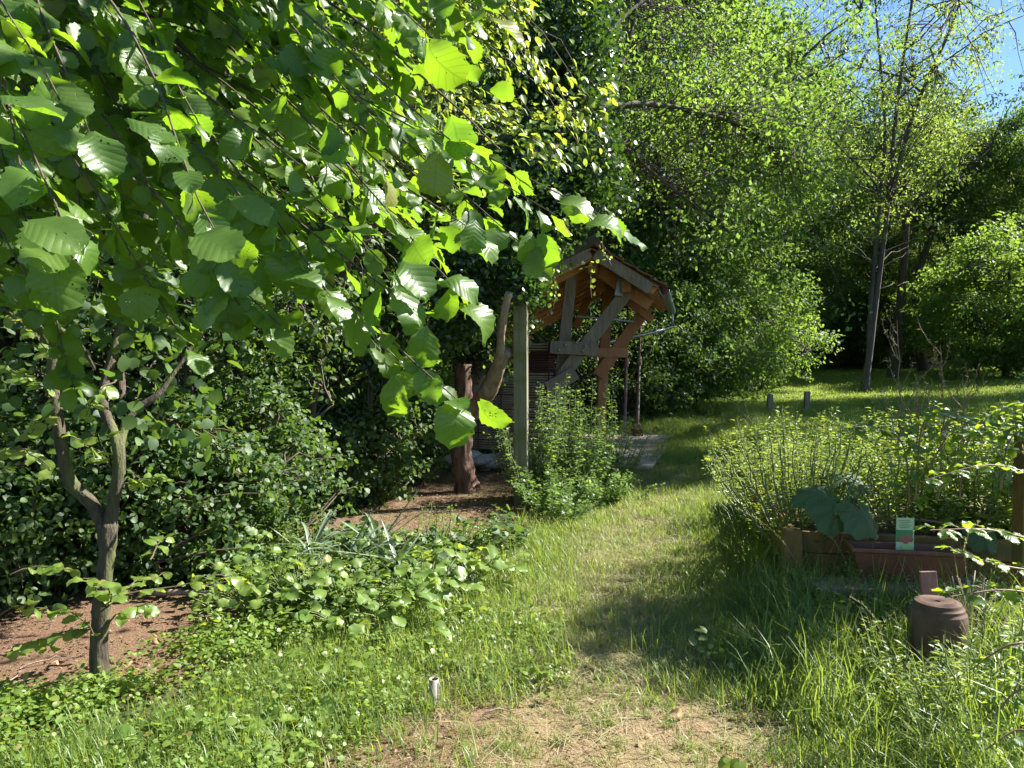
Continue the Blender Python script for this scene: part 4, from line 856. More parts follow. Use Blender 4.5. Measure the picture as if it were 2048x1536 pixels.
for px, py, lb, n, sz, h in ((610, 1230, 'broad leaved plant in the middle of the sunny bed', 55, .09, .42), (700, 1250, 'broad leaved plant left of the pale bent leaf in the sunny bed', 50, .09, .36), (850, 1205, 'heart leaved plant right of the yucca', 60, .11, .36), (930, 1165, 'heart leaved plant at the right end of the sunny bed, by the path', 55, .11, .34),
    (820, 1260, 'heart leaved plant at the front right of the sunny bed', 40, .10, .26), (520, 1215, 'leafy plant at the left end of the sunny bed', 50, .08, .42), (760, 1150, 'leafy plant directly below the yucca swords', 50, .08, .4), (470, 1160, 'leafy plant under the thicket beside the dry twigs', 40, .075, .45)):
    leafy(px, py, lb, n, sz, h, .42, LPG)
for px, py, lb in ((560, 1500, 'broad leaved dock plant low in the grass near the bottom edge'), (470, 1470, 'small rosette of broad leaves left of the dock plant'), (620, 1420, 'rosette of broad leaves in the grass, left of the pale pipe'), (330, 1500, 'rosette of broad leaves under the forked tree, bottom left')): leafy(px, py, lb, 14, .11, .12, .16, 'broad leaved rosettes in the near grass')
for px, py, h, lb in ((440, 1110, .7, 'thin stemmed weed with small round leaves at the thicket edge'), (560, 1120, .75, 'thin stemmed weed just left of the yucca'), (590, 1180, .5, 'bushy weed among the broad leaved plants'), (680, 1220, .45, 'fine leaved weed in the middle of the sunny bed'), (500, 1240, .4, 'small leaved weed at the left front of the sunny bed'), (750, 1230, .4, 'feathery weed at the front of the sunny bed'), (880, 1120, .55, 'weed clump between the yucca and the red earth'), (960, 1100, .3, 'low weed on the red earth before the old trunk')):
    shoot_bush('tall_weed', lb, 'plant', gp(px, py), 22, WEED, MID, .04, 60, .35, h, 'small leaved weeds in the sunny bed', STEM)

# ------------------------------------------------------------------ raised bed with its plants (right)
A = np.array([1.95, 5.0]); Bd = nz(np.array([.55, 2.75])); Fd = nz(np.array([2.75, -.55])); bh = .44
rb = thing('raised_bed', 'weathered yellowish timber raised bed overgrown with weeds on the right', 'raised bed', (A[0], A[1], 0), math.atan2(Fd[1], Fd[0]))
for k in range(3):
    z = .005 + bh * (k + .5) / 3; hgt_ = bh / 3 - .008
    box('board', W_BED, (-.02, 1.4, z), (.04, 2.8, hgt_), rb, jit=.002); box('board', W_BED, (.95, -.02, z), (1.86, .04, hgt_), rb, jit=.002)
    box('board', W_BED, (.95, 2.82, z), (1.86, .04, hgt_), rb, jit=.002); box('board', W_BED, (1.92, 1.4, z), (.04, 2.8, hgt_), rb, jit=.002)
for cx, cy in ((-.05, -.05), (1.95, -.05), (-.05, 2.85), (1.95, 2.85), (-.065, 1.4)): box('corner_post', W_BED, (cx, cy, bh / 2 - .02), (.12, .12, bh + .08), rb, jit=.003)
box('soil', noise_mat('bed_soil', (.03, .02, .014), (.07, .045, .03), 20, .95, .8, .02), (.95, 1.4, bh - .06), (1.84, 2.76, .05), rb, bev=0)
# low terracotta planter trough in front
pq = np.array([2.48, 4.62]); t = thing('planter_trough', 'long terracotta coloured plastic planter trough in front of the raised bed', 'planter', (pq[0], pq[1], .22), math.atan2(Fd[1], Fd[0]))
prof = [(-.42, -.09, .36, .075), ]
V = []; 
for (hx, hy, z) in ((.28, .075, 0), (.33, .10, .18), (.345, .112, .18), (.345, .112, .205), (.32, .09, .205), (.29, .07, .08)):
    for sx1, sy1 in ((-1, -1), (1, -1), (1, 1), (-1, 1)): V.append((sx1 * hx, sy1 * hy, z))
F = [(0, 3, 2, 1)]
for i in range(5):
    for j in range(4): F.append((i * 4 + j, i * 4 + (j + 1) % 4, i * 4 + 4 + (j + 1) % 4, i * 4 + 4 + j))
F.append((20, 21, 22, 23)); o = obj('trough', G().add(np.array(V), F4=F).mesh('trough', PLAST, False), t); bevel(o, .006)
o = box('bench_plank', W_GREY, (2.42, 4.55, .195), (1.1, .26, .04), None); o.rotation_euler = (0, 0, 0); tag(o, 'low grey plank carrying the terracotta trough', 'plank')
for k, xx in enumerate((1.98, 2.86)): o = box('brick_support', TERRA, (xx, 4.55, .085), (.11, .2, .17), None); tag(o, ['left brick under the plank of the trough', 'right brick under the plank of the trough'][k], 'brick', 'bricks under the plank')
# plant label card with printed picture
lq = P(1810, 1068, 4.62); t = thing('plant_label', 'green and white plant label card with a picture of red tomatoes', 'plant label', lq, -.12)
def flat_m(nm, c): return noise_mat(nm, c, tuple(x * 1.08 for x in c), 30, .45, .02, .001)
cardm = flat_m('label_card', (.46, .56, .34)); grm = flat_m('label_green', (.06, .22, .08)); tom = flat_m('label_red', (.36, .10, .08)); pale = flat_m('label_pale', (.42, .6, .2)); ink = flat_m('label_ink', (.12, .2, .1))
box('card', cardm, (0, 0, 0), (.108, .003, .205), t, bev=.001)
box('print', grm, (-.004, -.0025, -.012), (.098, .002, .075), t, bev=0); box('print', pale, (.012, -.0045, -.082), (.066, .002, .032), t, bev=0)
for x_, z_ in ((-.026, -.022), (.003, -.034), (.03, -.02), (.016, -.014)):
    g = G(); th = np.linspace(0, 6.283, 14, endpoint=False); V = np.vstack([[(0, -.003, 0)], np.column_stack([np.cos(th) * .018, np.zeros(14), np.sin(th) * .018])]); g.add(V, F3=[(0, i + 1, (i + 1) % 14 + 1) for i in range(14)]); obj('print', g.mesh('print', tom), t, (x_, -.006, z_ - .01))
for k in range(5): box('print', ink, (-.006 + .004 * (k % 2), -.0025, .085 - k * .011), (.07 - .012 * (k % 3), .0015, .0035), t, bev=0)
box('stake', PLAST, (0, .004, -.2), (.018, .003, .22), t, bev=0)
# clay pots, red slat, dry stems
def pot(q, r, h, lb, nm='clay_pot', up=False):
    t = thing(nm, lb, 'pot', q); prof = [(r * 1.02, 0), (r * 1.03, h * .1), (r * .98, h * .12), (r * .97, h * .8), (r * .94, h * .87), (r * .88, h * .90), (r * .87, h * .93), (r * .80, h * .95), (r * .76, h * .985), (r * .6, h), (.012, h * .99)] if up else [(r * .72, 0), (r * .95, h * .80), (r * 1.08, h * .80), (r * 1.10, h), (r * .98, h), (r * .9, h * .82), (r * .86, h * .7)]
    n = 48; V = []
    for rr_, z in prof:
        for k in range(n): V.append((rr_ * math.cos(6.2832 * k / n), rr_ * math.sin(6.2832 * k / n), z))
    F = [(i * n + j, i * n + (j + 1) % n, (i + 1) * n + (j + 1) % n, (i + 1) * n + j) for i in range(len(prof) - 1) for j in range(n)]
    o = obj('body', G().add(np.array(V), F4=F).mesh('body', TERRA, False), t); V = [(r * .87 * math.cos(6.2832 * k / n), r * .87 * math.sin(6.2832 * k / n), h * .74) for k in range(n)] + [(0, 0, h * .78)]
    if not up: obj('soil', G().add(np.array(V), F3=[(k, (k + 1) % n, n) for k in range(n)]).mesh('soil', DARK), t); return t
pq = P(1872, 1400, 3.6); pot((pq[0], pq[1], 0), .135, .42, 'tall brown clay pot standing upside down in the long grass, lower right', up=True)
pq2 = P(1965, 1330, 3.9); pot((pq2[0], pq2[1], 0), .1, .24, 'dark clay pot partly hidden behind the taller brown one')
sq = P(1868, 1215, 3.72); o = beam('red_slat', W_RED, (sq[0], sq[1], .2), (sq[0] - .008, sq[1] + .05, P(1868, 1148, 3.72)[2]), .085, .02, None, up=(0, 1, 0), bev=.004); tag(o, 'weathered red slat standing upright behind the clay pot', 'slat')
q = P(1945, 1235, 4.0); t = thing('dry_stem_bunch', 'bunch of dry pale stems in the pot behind the red slat', 'dry stems', q); g = G()
for i in range(16): tube(g, curve((0, 0, -.1), (rng.normal(0, .09), rng.normal(0, .06), rng.uniform(.1, .26)), (0, 0, 0), 4, .006), .0045, 5)
obj('stem', g.mesh('stem', noise_mat('dry_stem', (.3, .22, .14), (.45, .35, .25), 20, .8)), t)
q = P(2052, 1010, 4.4); o = beam('garden_post', W_BED, (q[0], q[1], -.1), (q[0], q[1], P(2052, 872, 4.4)[2]), .1, .1, None, up=(0, 1, 0)); tag(o, 'brown timber post cut by the right frame edge', 'post')
# big rhubarb leaves drooping over the bed corner
t = thing('rhubarb', 'rhubarb with big drooping blue green leaves over the corner of the raised bed', 'rhubarb', (2.3, 5.3, bh))
rh = []
for i in range(3):
    g_ = G(); na_, nr_ = 56, 8; V = [(0, .05, 0)]; L_ = [(0, 0, i * .3)]
    for a_ in range(na_):
        th = -2.75 + 5.5 * a_ / (na_ - 1); lobe = (.50 + .13 * abs(math.cos(th * 2.5 + i)) + .012 * rng.normal()) * (1 + .12 * math.cos(th))
        for q_ in range(1, nr_ + 1):
            f = q_ / nr_; rr_ = lobe * f; ruf = .032 * f ** 2 * math.sin(th * 7 + i * 2 + .15 * rng.normal() * (q_ == nr_)) + .03 * f * math.cos(th * 14)
            V.append((rr_ * math.sin(th), .05 + rr_ * math.cos(th), ruf - .42 * rr_ ** 2 - .10 * f * abs(math.sin(th)) + .005 * rng.normal() * f)); L_.append((math.sin(th * 7) * .9, f * .9, i * .3))
    F4_ = [(1 + a_ * nr_ + q_, 1 + (a_ + 1) * nr_ + q_, 2 + (a_ + 1) * nr_ + q_, 2 + a_ * nr_ + q_) for a_ in range(na_ - 1) for q_ in range(nr_ - 1)]; F3_ = [(0, 1 + (a_ + 1) * nr_, 1 + a_ * nr_) for a_ in range(na_ - 1)]
    g_.add(np.array(V), F3=F3_, F4=F4_, L=np.array(L_)); rh.append(g_.mesh('leaf', RHUB))
g = G()
for i, (px, py, d, s, y, z) in enumerate(((1672, 1010, 4.8, .27, (-.5, -.45, -.9), (-.1, -.85, .5)), (1722, 1020, 4.75, .27, (.35, -.5, -.8), (.25, -.6, .75)), (1640, 985, 4.95, .26, (-.9, -.3, -.35), (-.1, -.5, .9)), (1690, 960, 5.3, .28, (.3, .4, .2), (-.1, -.5, .9)), (1965, 1065, 4.7, .18, (.1, -.6, -.8), (0, -.8, .5)))):
    b = P(px, py, d) - np.array([2.3, 5.3, bh]); leaf_obj(t, rh[i % 3], b, np.array(y), z, s); tube(g, curve((rng.normal(0, .1), rng.normal(0, .1), -.05), b, (0, 0, .08), 8), .008, 6)
obj('stalk', g.mesh('stalk', STEM_R), t)

# brambles: arching canes with single leaves
bl = []
for i in range(3):
    g_ = G(); place_leaves(g_, [(0, 0, 0)], [(0, 1, 0)], [(0, 0, 1)], 1.0, tmpl_hazel(90 + i, .62, curl=.2, serr=.08), rnd=np.array([i * .3])); bl.append(g_.mesh('leaf', BRAMBLE))
def bramble(lb, paths, sz, dens=.055):
    o0_ = np.array(P(*paths[0][0])); o0_[2] = 0; t = thing('bramble', lb, 'bramble', o0_, 0, 'brambles sprawling over the raised bed'); g = G(); c_ = 0
    for pth in paths:
        q = spline([P(*p) for p in pth], 20) - o0_; g = G(); tube(g, q, np.linspace(.006, .002, 20), 6); L = np.linalg.norm(np.diff(q, axis=0), axis=1).sum(); n = max(3, int(L / dens))
        for k in range(n):
            j = min(18, int(19 * (k + .5) / n)); tg = nz(q[j + 1] - q[j]); sd = nz(np.cross(tg, (0, 0, 1))) * (1 if k % 2 else -1); b = q[j]; pe = b + sd * .04 + tg * .02 + np.array([0, 0, .01]); tube(g, [b, pe], .0015, 4, cap=False)
            for m_, a in enumerate((0, 1.0, -1.0)):
                if c_ > 290: break
                y = sd * math.cos(a) + tg * math.sin(a) + np.array([0, 0, -.25]) + rng.normal(0, .12, 3); leaf_obj(t, bl[c_ % 3], pe, y, np.array([.05, -.15, 1]) + rng.normal(0, .25, 3), sz * rng.uniform(.7, 1.1) * (1 if m_ == 0 else .8)); c_ += 1
        obj('cane', g.mesh('cane', STEM_R), t)
bramble('bramble arching over the top of the raised bed with horizontal leaves', [[(1820, 1010, 4.3), (1800, 880, 4.2), (1700, 850, 4.1)], [(1830, 1000, 4.2), (1850, 840, 4.1), (1930, 835, 4.0)], [(1880, 980, 4.0), (1960, 850, 3.9), (2060, 800, 3.8)], [(1840, 980, 4.2), (1900, 870, 4.0), (1990, 870, 3.9)], [(2000, 980, 4.2), (2020, 880, 4.2), (2080, 840, 4.2)]], .085)
bramble('bramble with bright backlit leaves hanging in from the right frame edge', [[(2100, 1090, 3.1), (1980, 1060, 3.0), (1860, 1060, 3.0)], [(2120, 1150, 2.9), (2000, 1130, 2.9), (1900, 1100, 2.9)], [(2120, 1200, 2.9), (2010, 1180, 2.9), (1890, 1195, 2.9)], [(2100, 960, 3.6), (1980, 930, 3.6), (1850, 960, 3.6)]], .07)
bramble('bramble low in the grass at the bottom right corner', [[(2110, 1290, 2.7), (2020, 1290, 2.7), (1940, 1340, 2.8)], [(2110, 1400, 2.6), (2040, 1380, 2.6), (1990, 1430, 2.6)], [(2100, 1500, 2.4), (2040, 1460, 2.5), (1970, 1500, 2.5)]], .055)
# herbs filling the bed
GB2 = 'herbs and weeds growing in the raised bed'
for x_, y_, h, lb in ((2.12, 4.78, .55, 'leafy weed growing up in front of the near corner of the raised bed'), (2.78, 4.35, .42, 'leafy weed growing up right in front of the trough'), (2.62, 3.55, .5, 'leafy weed pressing against the right side of the tall clay pot'), (2.0, 3.55, .4, 'grassy weed pressing against the left side of the tall clay pot')):
    shoot_bush('meadow_weed', lb, 'plant', (x_, y_, 0), 20, WEED, SIMPN, .06, 60, .32, h, 'weeds standing in the long grass before the raised bed', STEM)
for (x_, y_, h, st, sp_, lf, m_, lb) in ((2.05, 5.25, .68, 38, .6, .04, BRIGHT, 'dry tipped yellowish herb at the near left corner of the raised bed'), (2.2, 6.0, .6, 30, .6, .045, WEED, 'leafy herb halfway along the left side of the raised bed'), (2.9, 5.4, .5, 28, .6, .05, WEED, 'leafy herb behind the plant label'),
    (3.3, 5.1, .6, 30, .6, .055, BRIGHT, 'bright herb at the right end of the raised bed'), (2.9, 6.4, .6, 26, .7, .05, WEED, 'tall leafy herb at the back of the raised bed'), (3.5, 6.2, .7, 30, .7, .055, BRIGHT, 'tall bright herb behind the bramble'), (2.5, 7.1, .5, 24, .6, .045, WEED, 'leafy herb at the far left corner of the raised bed'), (3.9, 5.3, .8, 30, .7, .06, WEED, 'tall herb beside the brown garden post')):
    shoot_bush('herb', lb, 'plant', (x_, y_, bh - .05), int(st * 1.5), m_, MID if lf > .05 else SIMPN, lf * 1.3, 95, sp_, h * 1.6, GB2, STEM)
GW = 'weeds standing in the long grass before the raised bed'
for px, py, h, lb in ((1700, 1290, .4, 'spindly weed before the left part of the trough'), (1770, 1310, .35, 'spindly weed before the trough, left of the clay pot'), (1960, 1450, .5, 'leafy weed in front of the dark clay pot'), (2030, 1480, .6, 'leafy weed at the bottom right corner'), (1900, 1480, .4, 'leafy weed below the tall clay pot'), (2000, 1380, .55, 'leafy weed right of the clay pots'), (1570, 1120, .3, 'small weed at the left side of the raised bed')):
    shoot_bush('meadow_weed', lb, 'plant', gp(px, py), 16, WEED, SIMPN, .06, 40, .3, h, GW, STEM)
for px, py, h, lb in ((1740, 1270, .45, 'grassy weed hiding the left half of the trough'), (1850, 1250, .42, 'grassy weed hiding the right half of the trough'), (1800, 1400, .45, 'bushy weed left of the tall clay pot'), (1880, 1450, .42, 'bushy weed directly before the tall clay pot'), (1960, 1290, .45, 'bushy weed at the right end of the trough'), (1660, 1240, .35, 'low weed at the near left corner post of the raised bed')):
    shoot_bush('meadow_weed', lb, 'plant', gp(px, py), 22, BRIGHT, SIMPN, .05, 60, .3, h, GW, STEM)
GV = 'tall herbs on the bank behind the raised bed'
for px, d, h, lb in ((1650, 8.5, 1.0, 'tall pale green herb clump behind the far corner of the raised bed'), (1720, 7.9, .9, 'tall herb clump behind the middle of the raised bed'), (1590, 9.5, .8, 'herb clump on the bank left of the raised bed'), (1800, 8.0, 1.0, 'tall herb clump on the bank behind the dry stalks'), (1900, 8.0, 1.0, 'tall herb clump on the bank, right of the dry stalks'), (2010, 7.5, 1.1, 'tall herb clump on the bank near the right frame edge'), (1420, 17.5, .8, 'dark herb clump at the end of the long grass bank')):
    x_ = (px - 1024) / F_PX * d; shoot_bush('bank_herb', lb, 'plant', (x_, d, float(gh(x_, d))), 26, WEED, SIMPN, .08, 70, .6, h, GV, STEM)
# dry dock stalks
for px, d, top, lb in ((1795, 4.6, 640, 'tallest dry branching stalk with curled seed leaves above the raised bed'), (1880, 4.4, 690, 'tall rusty brown dock stalk right of the branching one'), (1832, 4.7, 745, 'short rusty dock stalk between the two tall ones'), (1925, 4.5, 760, 'thin dry stalk leaning right above the bramble')):
    b = P(px - 5, 1000, d); e = P(px, top, d); t = thing('dry_stalk', lb, 'dry stalk', b, 0, 'dry stalks rising out of the raised bed'); g = G(); lv = G(); c = curve((0, 0, 0), e - b, (.02, 0, 0), 14, .006); tube(g, c, np.linspace(.006, .002, 14), 5)
    for k in range(12):
        j = rng.integers(4, 13); a = rng.uniform(0, 6.28); l = rng.uniform(.08, .28); c2 = curve(c[j], c[j] + np.array([math.cos(a) * l * .6, math.sin(a) * l * .4, l]), (math.cos(a) * .03, 0, 0), 7, .004); tube(g, c2, np.linspace(.003, .001, 7), 4, cap=False)
        kk = 9; pp = c2[rng.integers(1, 7, kk)]; place_leaves(lv, pp, rdir(kk) + (0, 0, .2), rdir(kk), rng.uniform(.012, .032, kk), SIMPN)
    obj('stem', g.mesh('stem', STEM_R), t); obj('seed_leaves', lv.mesh('seed_leaves', DRYL if px != 1795 else STALK), t)['kind'] = 'stuff'

# ------------------------------------------------------------------ pale pipe, dry leaves, fallen branch
q = gp(868, 1412); t = thing('pipe_stub', 'pale plastic pipe stub standing upright in the grass near the bare earth', 'pipe', q)
n = 20; V = []
for r_, z in ((.023, -.05), (.023, .128), (.0195, .128), (.0195, .03)):
    for k in range(n): V.append((r_ * math.cos(6.2832 * k / n), r_ * math.sin(6.2832 * k / n), z))
obj('tube', G().add(np.array(V), F4=[(i * n + j, i * n + (j + 1) % n, (i + 1) * n + (j + 1) % n, (i + 1) * n + j) for i in range(3) for j in range(n)]).mesh('tube', PVC), t)
for k in range(3):
    a = 2.1 * k; V = [(.0085 * math.cos(6.2832 * i / 10) + math.cos(a) * .0085, .0085 * math.sin(6.2832 * i / 10) + math.sin(a) * .0085, z) for z in (.0, .118 + .003 * k) for i in range(10)]
    obj('inner_duct', G().add(np.array(V), F4=[(i, (i + 1) % 10, (i + 1) % 10 + 10, i + 10) for i in range(10)]).mesh('inner_duct', PLAST), t)
box('cable', DARK, (.021, -.012, .06), (.003, .003, .11), t, bev=0)
dl = []
for i in range(4):
    g_ = G(); place_leaves(g_, [(0, 0, 0)], [(0, 1, 0)], [(0, 0, 1)], 1.0, tmpl_hazel(120 + i, .7, curl=1.1, serr=.06), rnd=np.array([i * .23])); dl.append(g_.mesh('dry_leaf', DRYL))
spots = [(955, 1400), (1005, 1395), (1030, 1372), (1120, 1390), (1135, 1405), (1190, 1402), (1275, 1487), (1155, 1458), (875, 1490), (915, 1472), (845, 1510), (1048, 1415), (1335, 1378), (1352, 1388), (1425, 1320), (808, 1305), (700, 1345), (1500, 1425), (1090, 1400), (1300, 1470), (860, 1430), (1370, 1440), (520, 1520), (90, 1400), (260, 1330), (300, 1290), (120, 1330), (1210, 1440), (990, 1455), (760, 1480)]
for i, (px, py) in enumerate(spots):
    q = gp(px, py); o = obj('dry_leaf', dl[i % 4], None, (q[0], q[1], q[2] + .012), (rng.normal(0, .35), rng.normal(0, .35), rng.uniform(0, 6.28)), rng.uniform(.04, .065)); tag(o, 'curled brown dry leaf lying on the bare earth and short grass', 'dry leaf', 'dry leaves scattered on the ground')
q = gp(330, 1205); t = thing('fallen_branch', 'bare fallen branch lying on the earth behind the forked tree', 'branch', (q[0], q[1], q[2] + .03)); g = G(); tube(g, spline([(-.15, .1, 0), (.2, .05, .02), (.55, -.05, .03), (.95, -.1, .0)], 14), np.linspace(.022, .012, 14), 8, .08); tube(g, spline([(.3, .02, .02), (.45, -.18, .05), (.7, -.3, .02)], 8), np.linspace(.01, .004, 8), 6); obj('wood', g.mesh('wood', BARK_S), t)
for k, (x0, y0, x1, y1) in enumerate(((40, 1340, 150, 1318), (0, 1400, 45, 1345), (960, 1440, 1040, 1428), (1420, 1430, 1480, 1410), (830, 1370, 900, 1340))):
    a = gp(x0, y0); b = gp(x1, y1); g = G(); tube(g, curve(a - a, b - a + (0, 0, .01), (0, 0, .015), 7, .006) + (0, 0, .008), np.linspace(.006, .002, 7), 5); o = obj('twig', g.mesh('twig', BARK_S), None, a)
    tag(o, ['thin bare twig on the earth left of the forked tree', 'crooked twig at the left frame edge', 'thin twig on the bare path, right of the pipe', 'thin twig at the right side of the bare path', 'thin twig leaning in the grass by the pale pipe'][k], 'twig')

# ------------------------------------------------------------------ grass and ground cover (geometry nodes on one point cloud each)
def blades(g, n, rad, h0, h1, wd, lean, flat=0):
    a = rng.uniform(0, 6.28, n); r = rad * np.sqrt(rng.random(n)); b = np.column_stack([np.cos(a) * r, np.sin(a) * r, np.full(n, -.01)])
    th = rng.uniform(0, 6.28, n); le = rng.uniform(.1, 1, n) * lean; h = rng.uniform(h0, h1, n); w_ = wd * rng.uniform(.7, 1.3, n)
    dx = np.column_stack([np.cos(th), np.sin(th), np.zeros(n)]); sx = np.column_stack([-np.sin(th), np.cos(th), np.zeros(n)])
    V = []; fr = (0, .35, .7, 1.0)
    for k, f in enumerate(fr):
        out = le * f ** 1.8; zz = h * np.maximum(f - .55 * le * f ** 2.2, .05 * f) * (1 - flat)
        c = b + dx * (out * h)[:, None] + np.column_stack([np.zeros(n), np.zeros(n), zz]); ww = w_ * (1, .9, .6, 0)[k] / 2
        if k < 3: V += [c - sx * ww[:, None], c + sx * ww[:, None]]
        else: V += [c]
    V = np.stack(V, 1).reshape(-1, 3); o = (np.arange(n) * 7)[:, None]
    F4 = np.concatenate([o + np.array([0, 1, 3, 2]), o + np.array([2, 3, 5, 4])]); F3 = o + np.array([4, 5, 6]); rn = np.repeat(rng.random(n), 7)
    g.add(V, F3=F3, F4=F4, L=np.column_stack([np.zeros(7 * n), np.tile([0, 0, .35, .35, .7, .7, 1], n), rn]))
def source(name, meshes):
    c = bpy.data.collections.new(name)
    for i, m_ in enumerate(meshes): o = bpy.data.objects.new('%s_%02d' % (name, i), m_); c.objects.link(o)
    return c
def scatter(name, label, coll, pts, scl, mat_, tilt=.12):
    n = len(pts); me = bpy.data.meshes.new(name); me.vertices.add(n); me.vertices.foreach_set('co', np.asarray(pts, np.float32).ravel())
    rot = np.column_stack([rng.normal(0, tilt, n), rng.normal(0, tilt, n), rng.uniform(0, 6.28, n)]).astype(np.float32)
    a = me.attributes.new('rot', 'FLOAT_VECTOR', 'POINT'); a.data.foreach_set('vector', rot.ravel())
    s = np.column_stack([scl, scl, scl * rng.uniform(.75, 1.25, n)]).astype(np.float32)
    a = me.attributes.new('scl', 'FLOAT_VECTOR', 'POINT'); a.data.foreach_set('vector', s.ravel())
    a = me.attributes.new('idx', 'INT', 'POINT'); a.data.foreach_set('value', rng.integers(0, len(coll.objects), n).astype(np.int32))
    o = obj(name, me); tag(o, label, name.replace('_', ' ').split()[-1], kind='stuff'); me.materials.append(mat_)
    ng = bpy.data.node_groups.new(name, 'GeometryNodeTree'); ng.interface.new_socket('Geometry', in_out='INPUT', socket_type='NodeSocketGeometry'); ng.interface.new_socket('Geometry', in_out='OUTPUT', socket_type='NodeSocketGeometry')
    i_ = ng.nodes.new('NodeGroupInput'); o_ = ng.nodes.new('NodeGroupOutput'); ip = ng.nodes.new('GeometryNodeInstanceOnPoints'); ci = ng.nodes.new('GeometryNodeCollectionInfo')
    ci.inputs['Collection'].default_value = coll; ci.inputs['Separate Children'].default_value = True; ci.inputs['Reset Children'].default_value = True; ip.inputs['Pick Instance'].default_value = True
    def na(ty, nm): q = ng.nodes.new('GeometryNodeInputNamedAttribute'); q.data_type = ty; q.inputs[0].default_value = nm; return next(x for x in q.outputs if x.enabled)
    mp = ng.nodes.new('GeometryNodeMeshToPoints')
    L = ng.links.new; L(i_.outputs[0], mp.inputs[0]); L(mp.outputs[0], ip.inputs['Points']); L(ci.outputs[0], ip.inputs['Instance']); L(na('INT', 'idx'), ip.inputs['Instance Index'])
    er = ng.nodes.new('FunctionNodeEulerToRotation'); L(na('FLOAT_VECTOR', 'rot'), er.inputs[0]); L(er.outputs[0], ip.inputs['Rotation']); L(na('FLOAT_VECTOR', 'scl'), ip.inputs['Scale']); L(ip.outputs[0], o_.inputs[0])
    md = o.modifiers.new('scatter', 'NODES'); md.node_group = ng; return o
def tufts(name, k, n, rad, h0, h1, wd, lean, m_, flat=0):
    ms = []
    for i in range(k): g = G(); blades(g, n, rad, h0, h1, wd, lean, flat); ms.append(g.mesh(name, m_))
    return source(name, ms)
def rand_pts(n, x0, x1, y0, y1, dens, zoff=0):
    x = rng.uniform(x0, x1, n); y = rng.uniform(y0, y1, n); k = rng.random(n) < dens(x, y); x = x[k]; y = y[k]; return np.column_stack([x, y, gh(x, y) + zoff])
def in_bed(x, y):
    dx, dy = x - A[0], y - A[1]; u_ = dx * Fd[0] + dy * Fd[1]; v_ = dx * Bd[0] + dy * Bd[1]; return (u_ > -.08) & (u_ < 2.0) & (v_ > -.08) & (v_ < 2.9)
def in_slab(x, y): return (y > 10.3) & (y < 15.8) & (x < 1.95 + (y - 10.3) * .3) & (x > -.2)
def leftedge(y): return np.interp(y, [2.4, 3.2, 4.2, 5, 7, 8.2, 10, 12, 20], [-2.3, -1.7, -1.0, -.35, .15, .45, 1.2, 2.5, 4.0])
def corridor(x, y): return np.exp(-((x - path_c(y)) / (.62 + .04 * y)) ** 2)
def gd(x, y):
    e = sst(-.2, .25, x - leftedge(y)); s = 1 - soil_mask(x, y) * .985; return e * s * (~in_bed(x, y)) * (~in_slab(x, y))
T_SHORT = tufts('grass_tuft', 8, 60, .16, .05, .15, .0045, .9, GRASS)
T_MOWN = tufts('mown_tuft', 8, 52, .17, .025, .085, .0045, 1.7, GRASS_Y, .25)
T_TALL = tufts('tall_tuft', 8, 46, .17, .16, .50, .006, 1.0, GRASS)
T_FAR = tufts('lawn_tuft', 6, 70, .42, .05, .12, .012, .8, GRASS_L)
T_STRAW = tufts('straw', 5, 26, .16, .06, .16, .003, 2.2, GRASS_S, .75)
p = rand_pts(15000, -2, 5.5, 2.3, 11, lambda x, y: gd(x, y) * (.75 - .66 * corridor(x, y))); scatter('short_grass', 'short green grass beside the mown path', T_SHORT, p, rng.uniform(.7, 1.3, len(p)), GRASS)
p = rand_pts(14000, -1, 5.5, 2.3, 13, lambda x, y: .8 * gd(x, y) * corridor(x, y)); scatter('mown_grass', 'flattened yellowish mown grass along the middle of the path', T_MOWN, p, rng.uniform(.7, 1.2, len(p)), GRASS_Y)
p = rand_pts(9500, -1.6, 4, 2.3, 10, lambda x, y: np.clip(gd(x, y) * (.25 + .6 * corridor(x, y)) + soil_mask(x, y) * .3, 0, 1), .01); scatter('straw_litter', 'pale dry grass clippings lying on the path', T_STRAW, p, rng.uniform(.6, 1.2, len(p)), GRASS_S)
def tall_d(x, y):
    r = sst(.35, .9, x - np.interp(y, [2.4, 3.2, 4, 5, 7, 10, 14, 20], [.75, .75, .85, 1.0, 1.75, 2.7, 3.8, 5.2]) + .2 * (fbm(x * 2, y * 2, 77) - .5)); far_ = 1 - sst(2.6, 3.8, x - .12 * y * 0 - np.interp(y, [8, 18], [0, 3]))
    return r * far_ * (~in_bed(x, y)) * (~in_slab(x, y)) * (y < 19)
p = rand_pts(12500, .7, 9.5, 2.3, 19, lambda x, y: tall_d(x, y) * np.where(y < 6, .95, .8)); scatter('tall_grass', 'tall uncut grass along the right side of the path', T_TALL, p, rng.uniform(.6, 1.15, len(p)), GRASS, .2)
p = rand_pts(30000, 2.5, 34, 9, 46, lambda x, y: sst(-.5, 1.0, x - np.interp(y, [9, 18, 46], [3.5, 5.5, 14])) * (1 - tall_d(x, y) * .8)); p = np.vstack([p, rand_pts(16000, .5, 8, 11, 26, lambda x, y: (~in_slab(x, y)) * sst(.0, .6, x - np.interp(y, [10, 12, 17, 26], [1.0, 1.0, 1.6, 5])) * sst(10.5, 12.5, y))])
scatter('lawn_grass', 'short lawn grass on the gently rising meadow', T_FAR, p, rng.uniform(.7, 1.1, len(p)), GRASS_L)
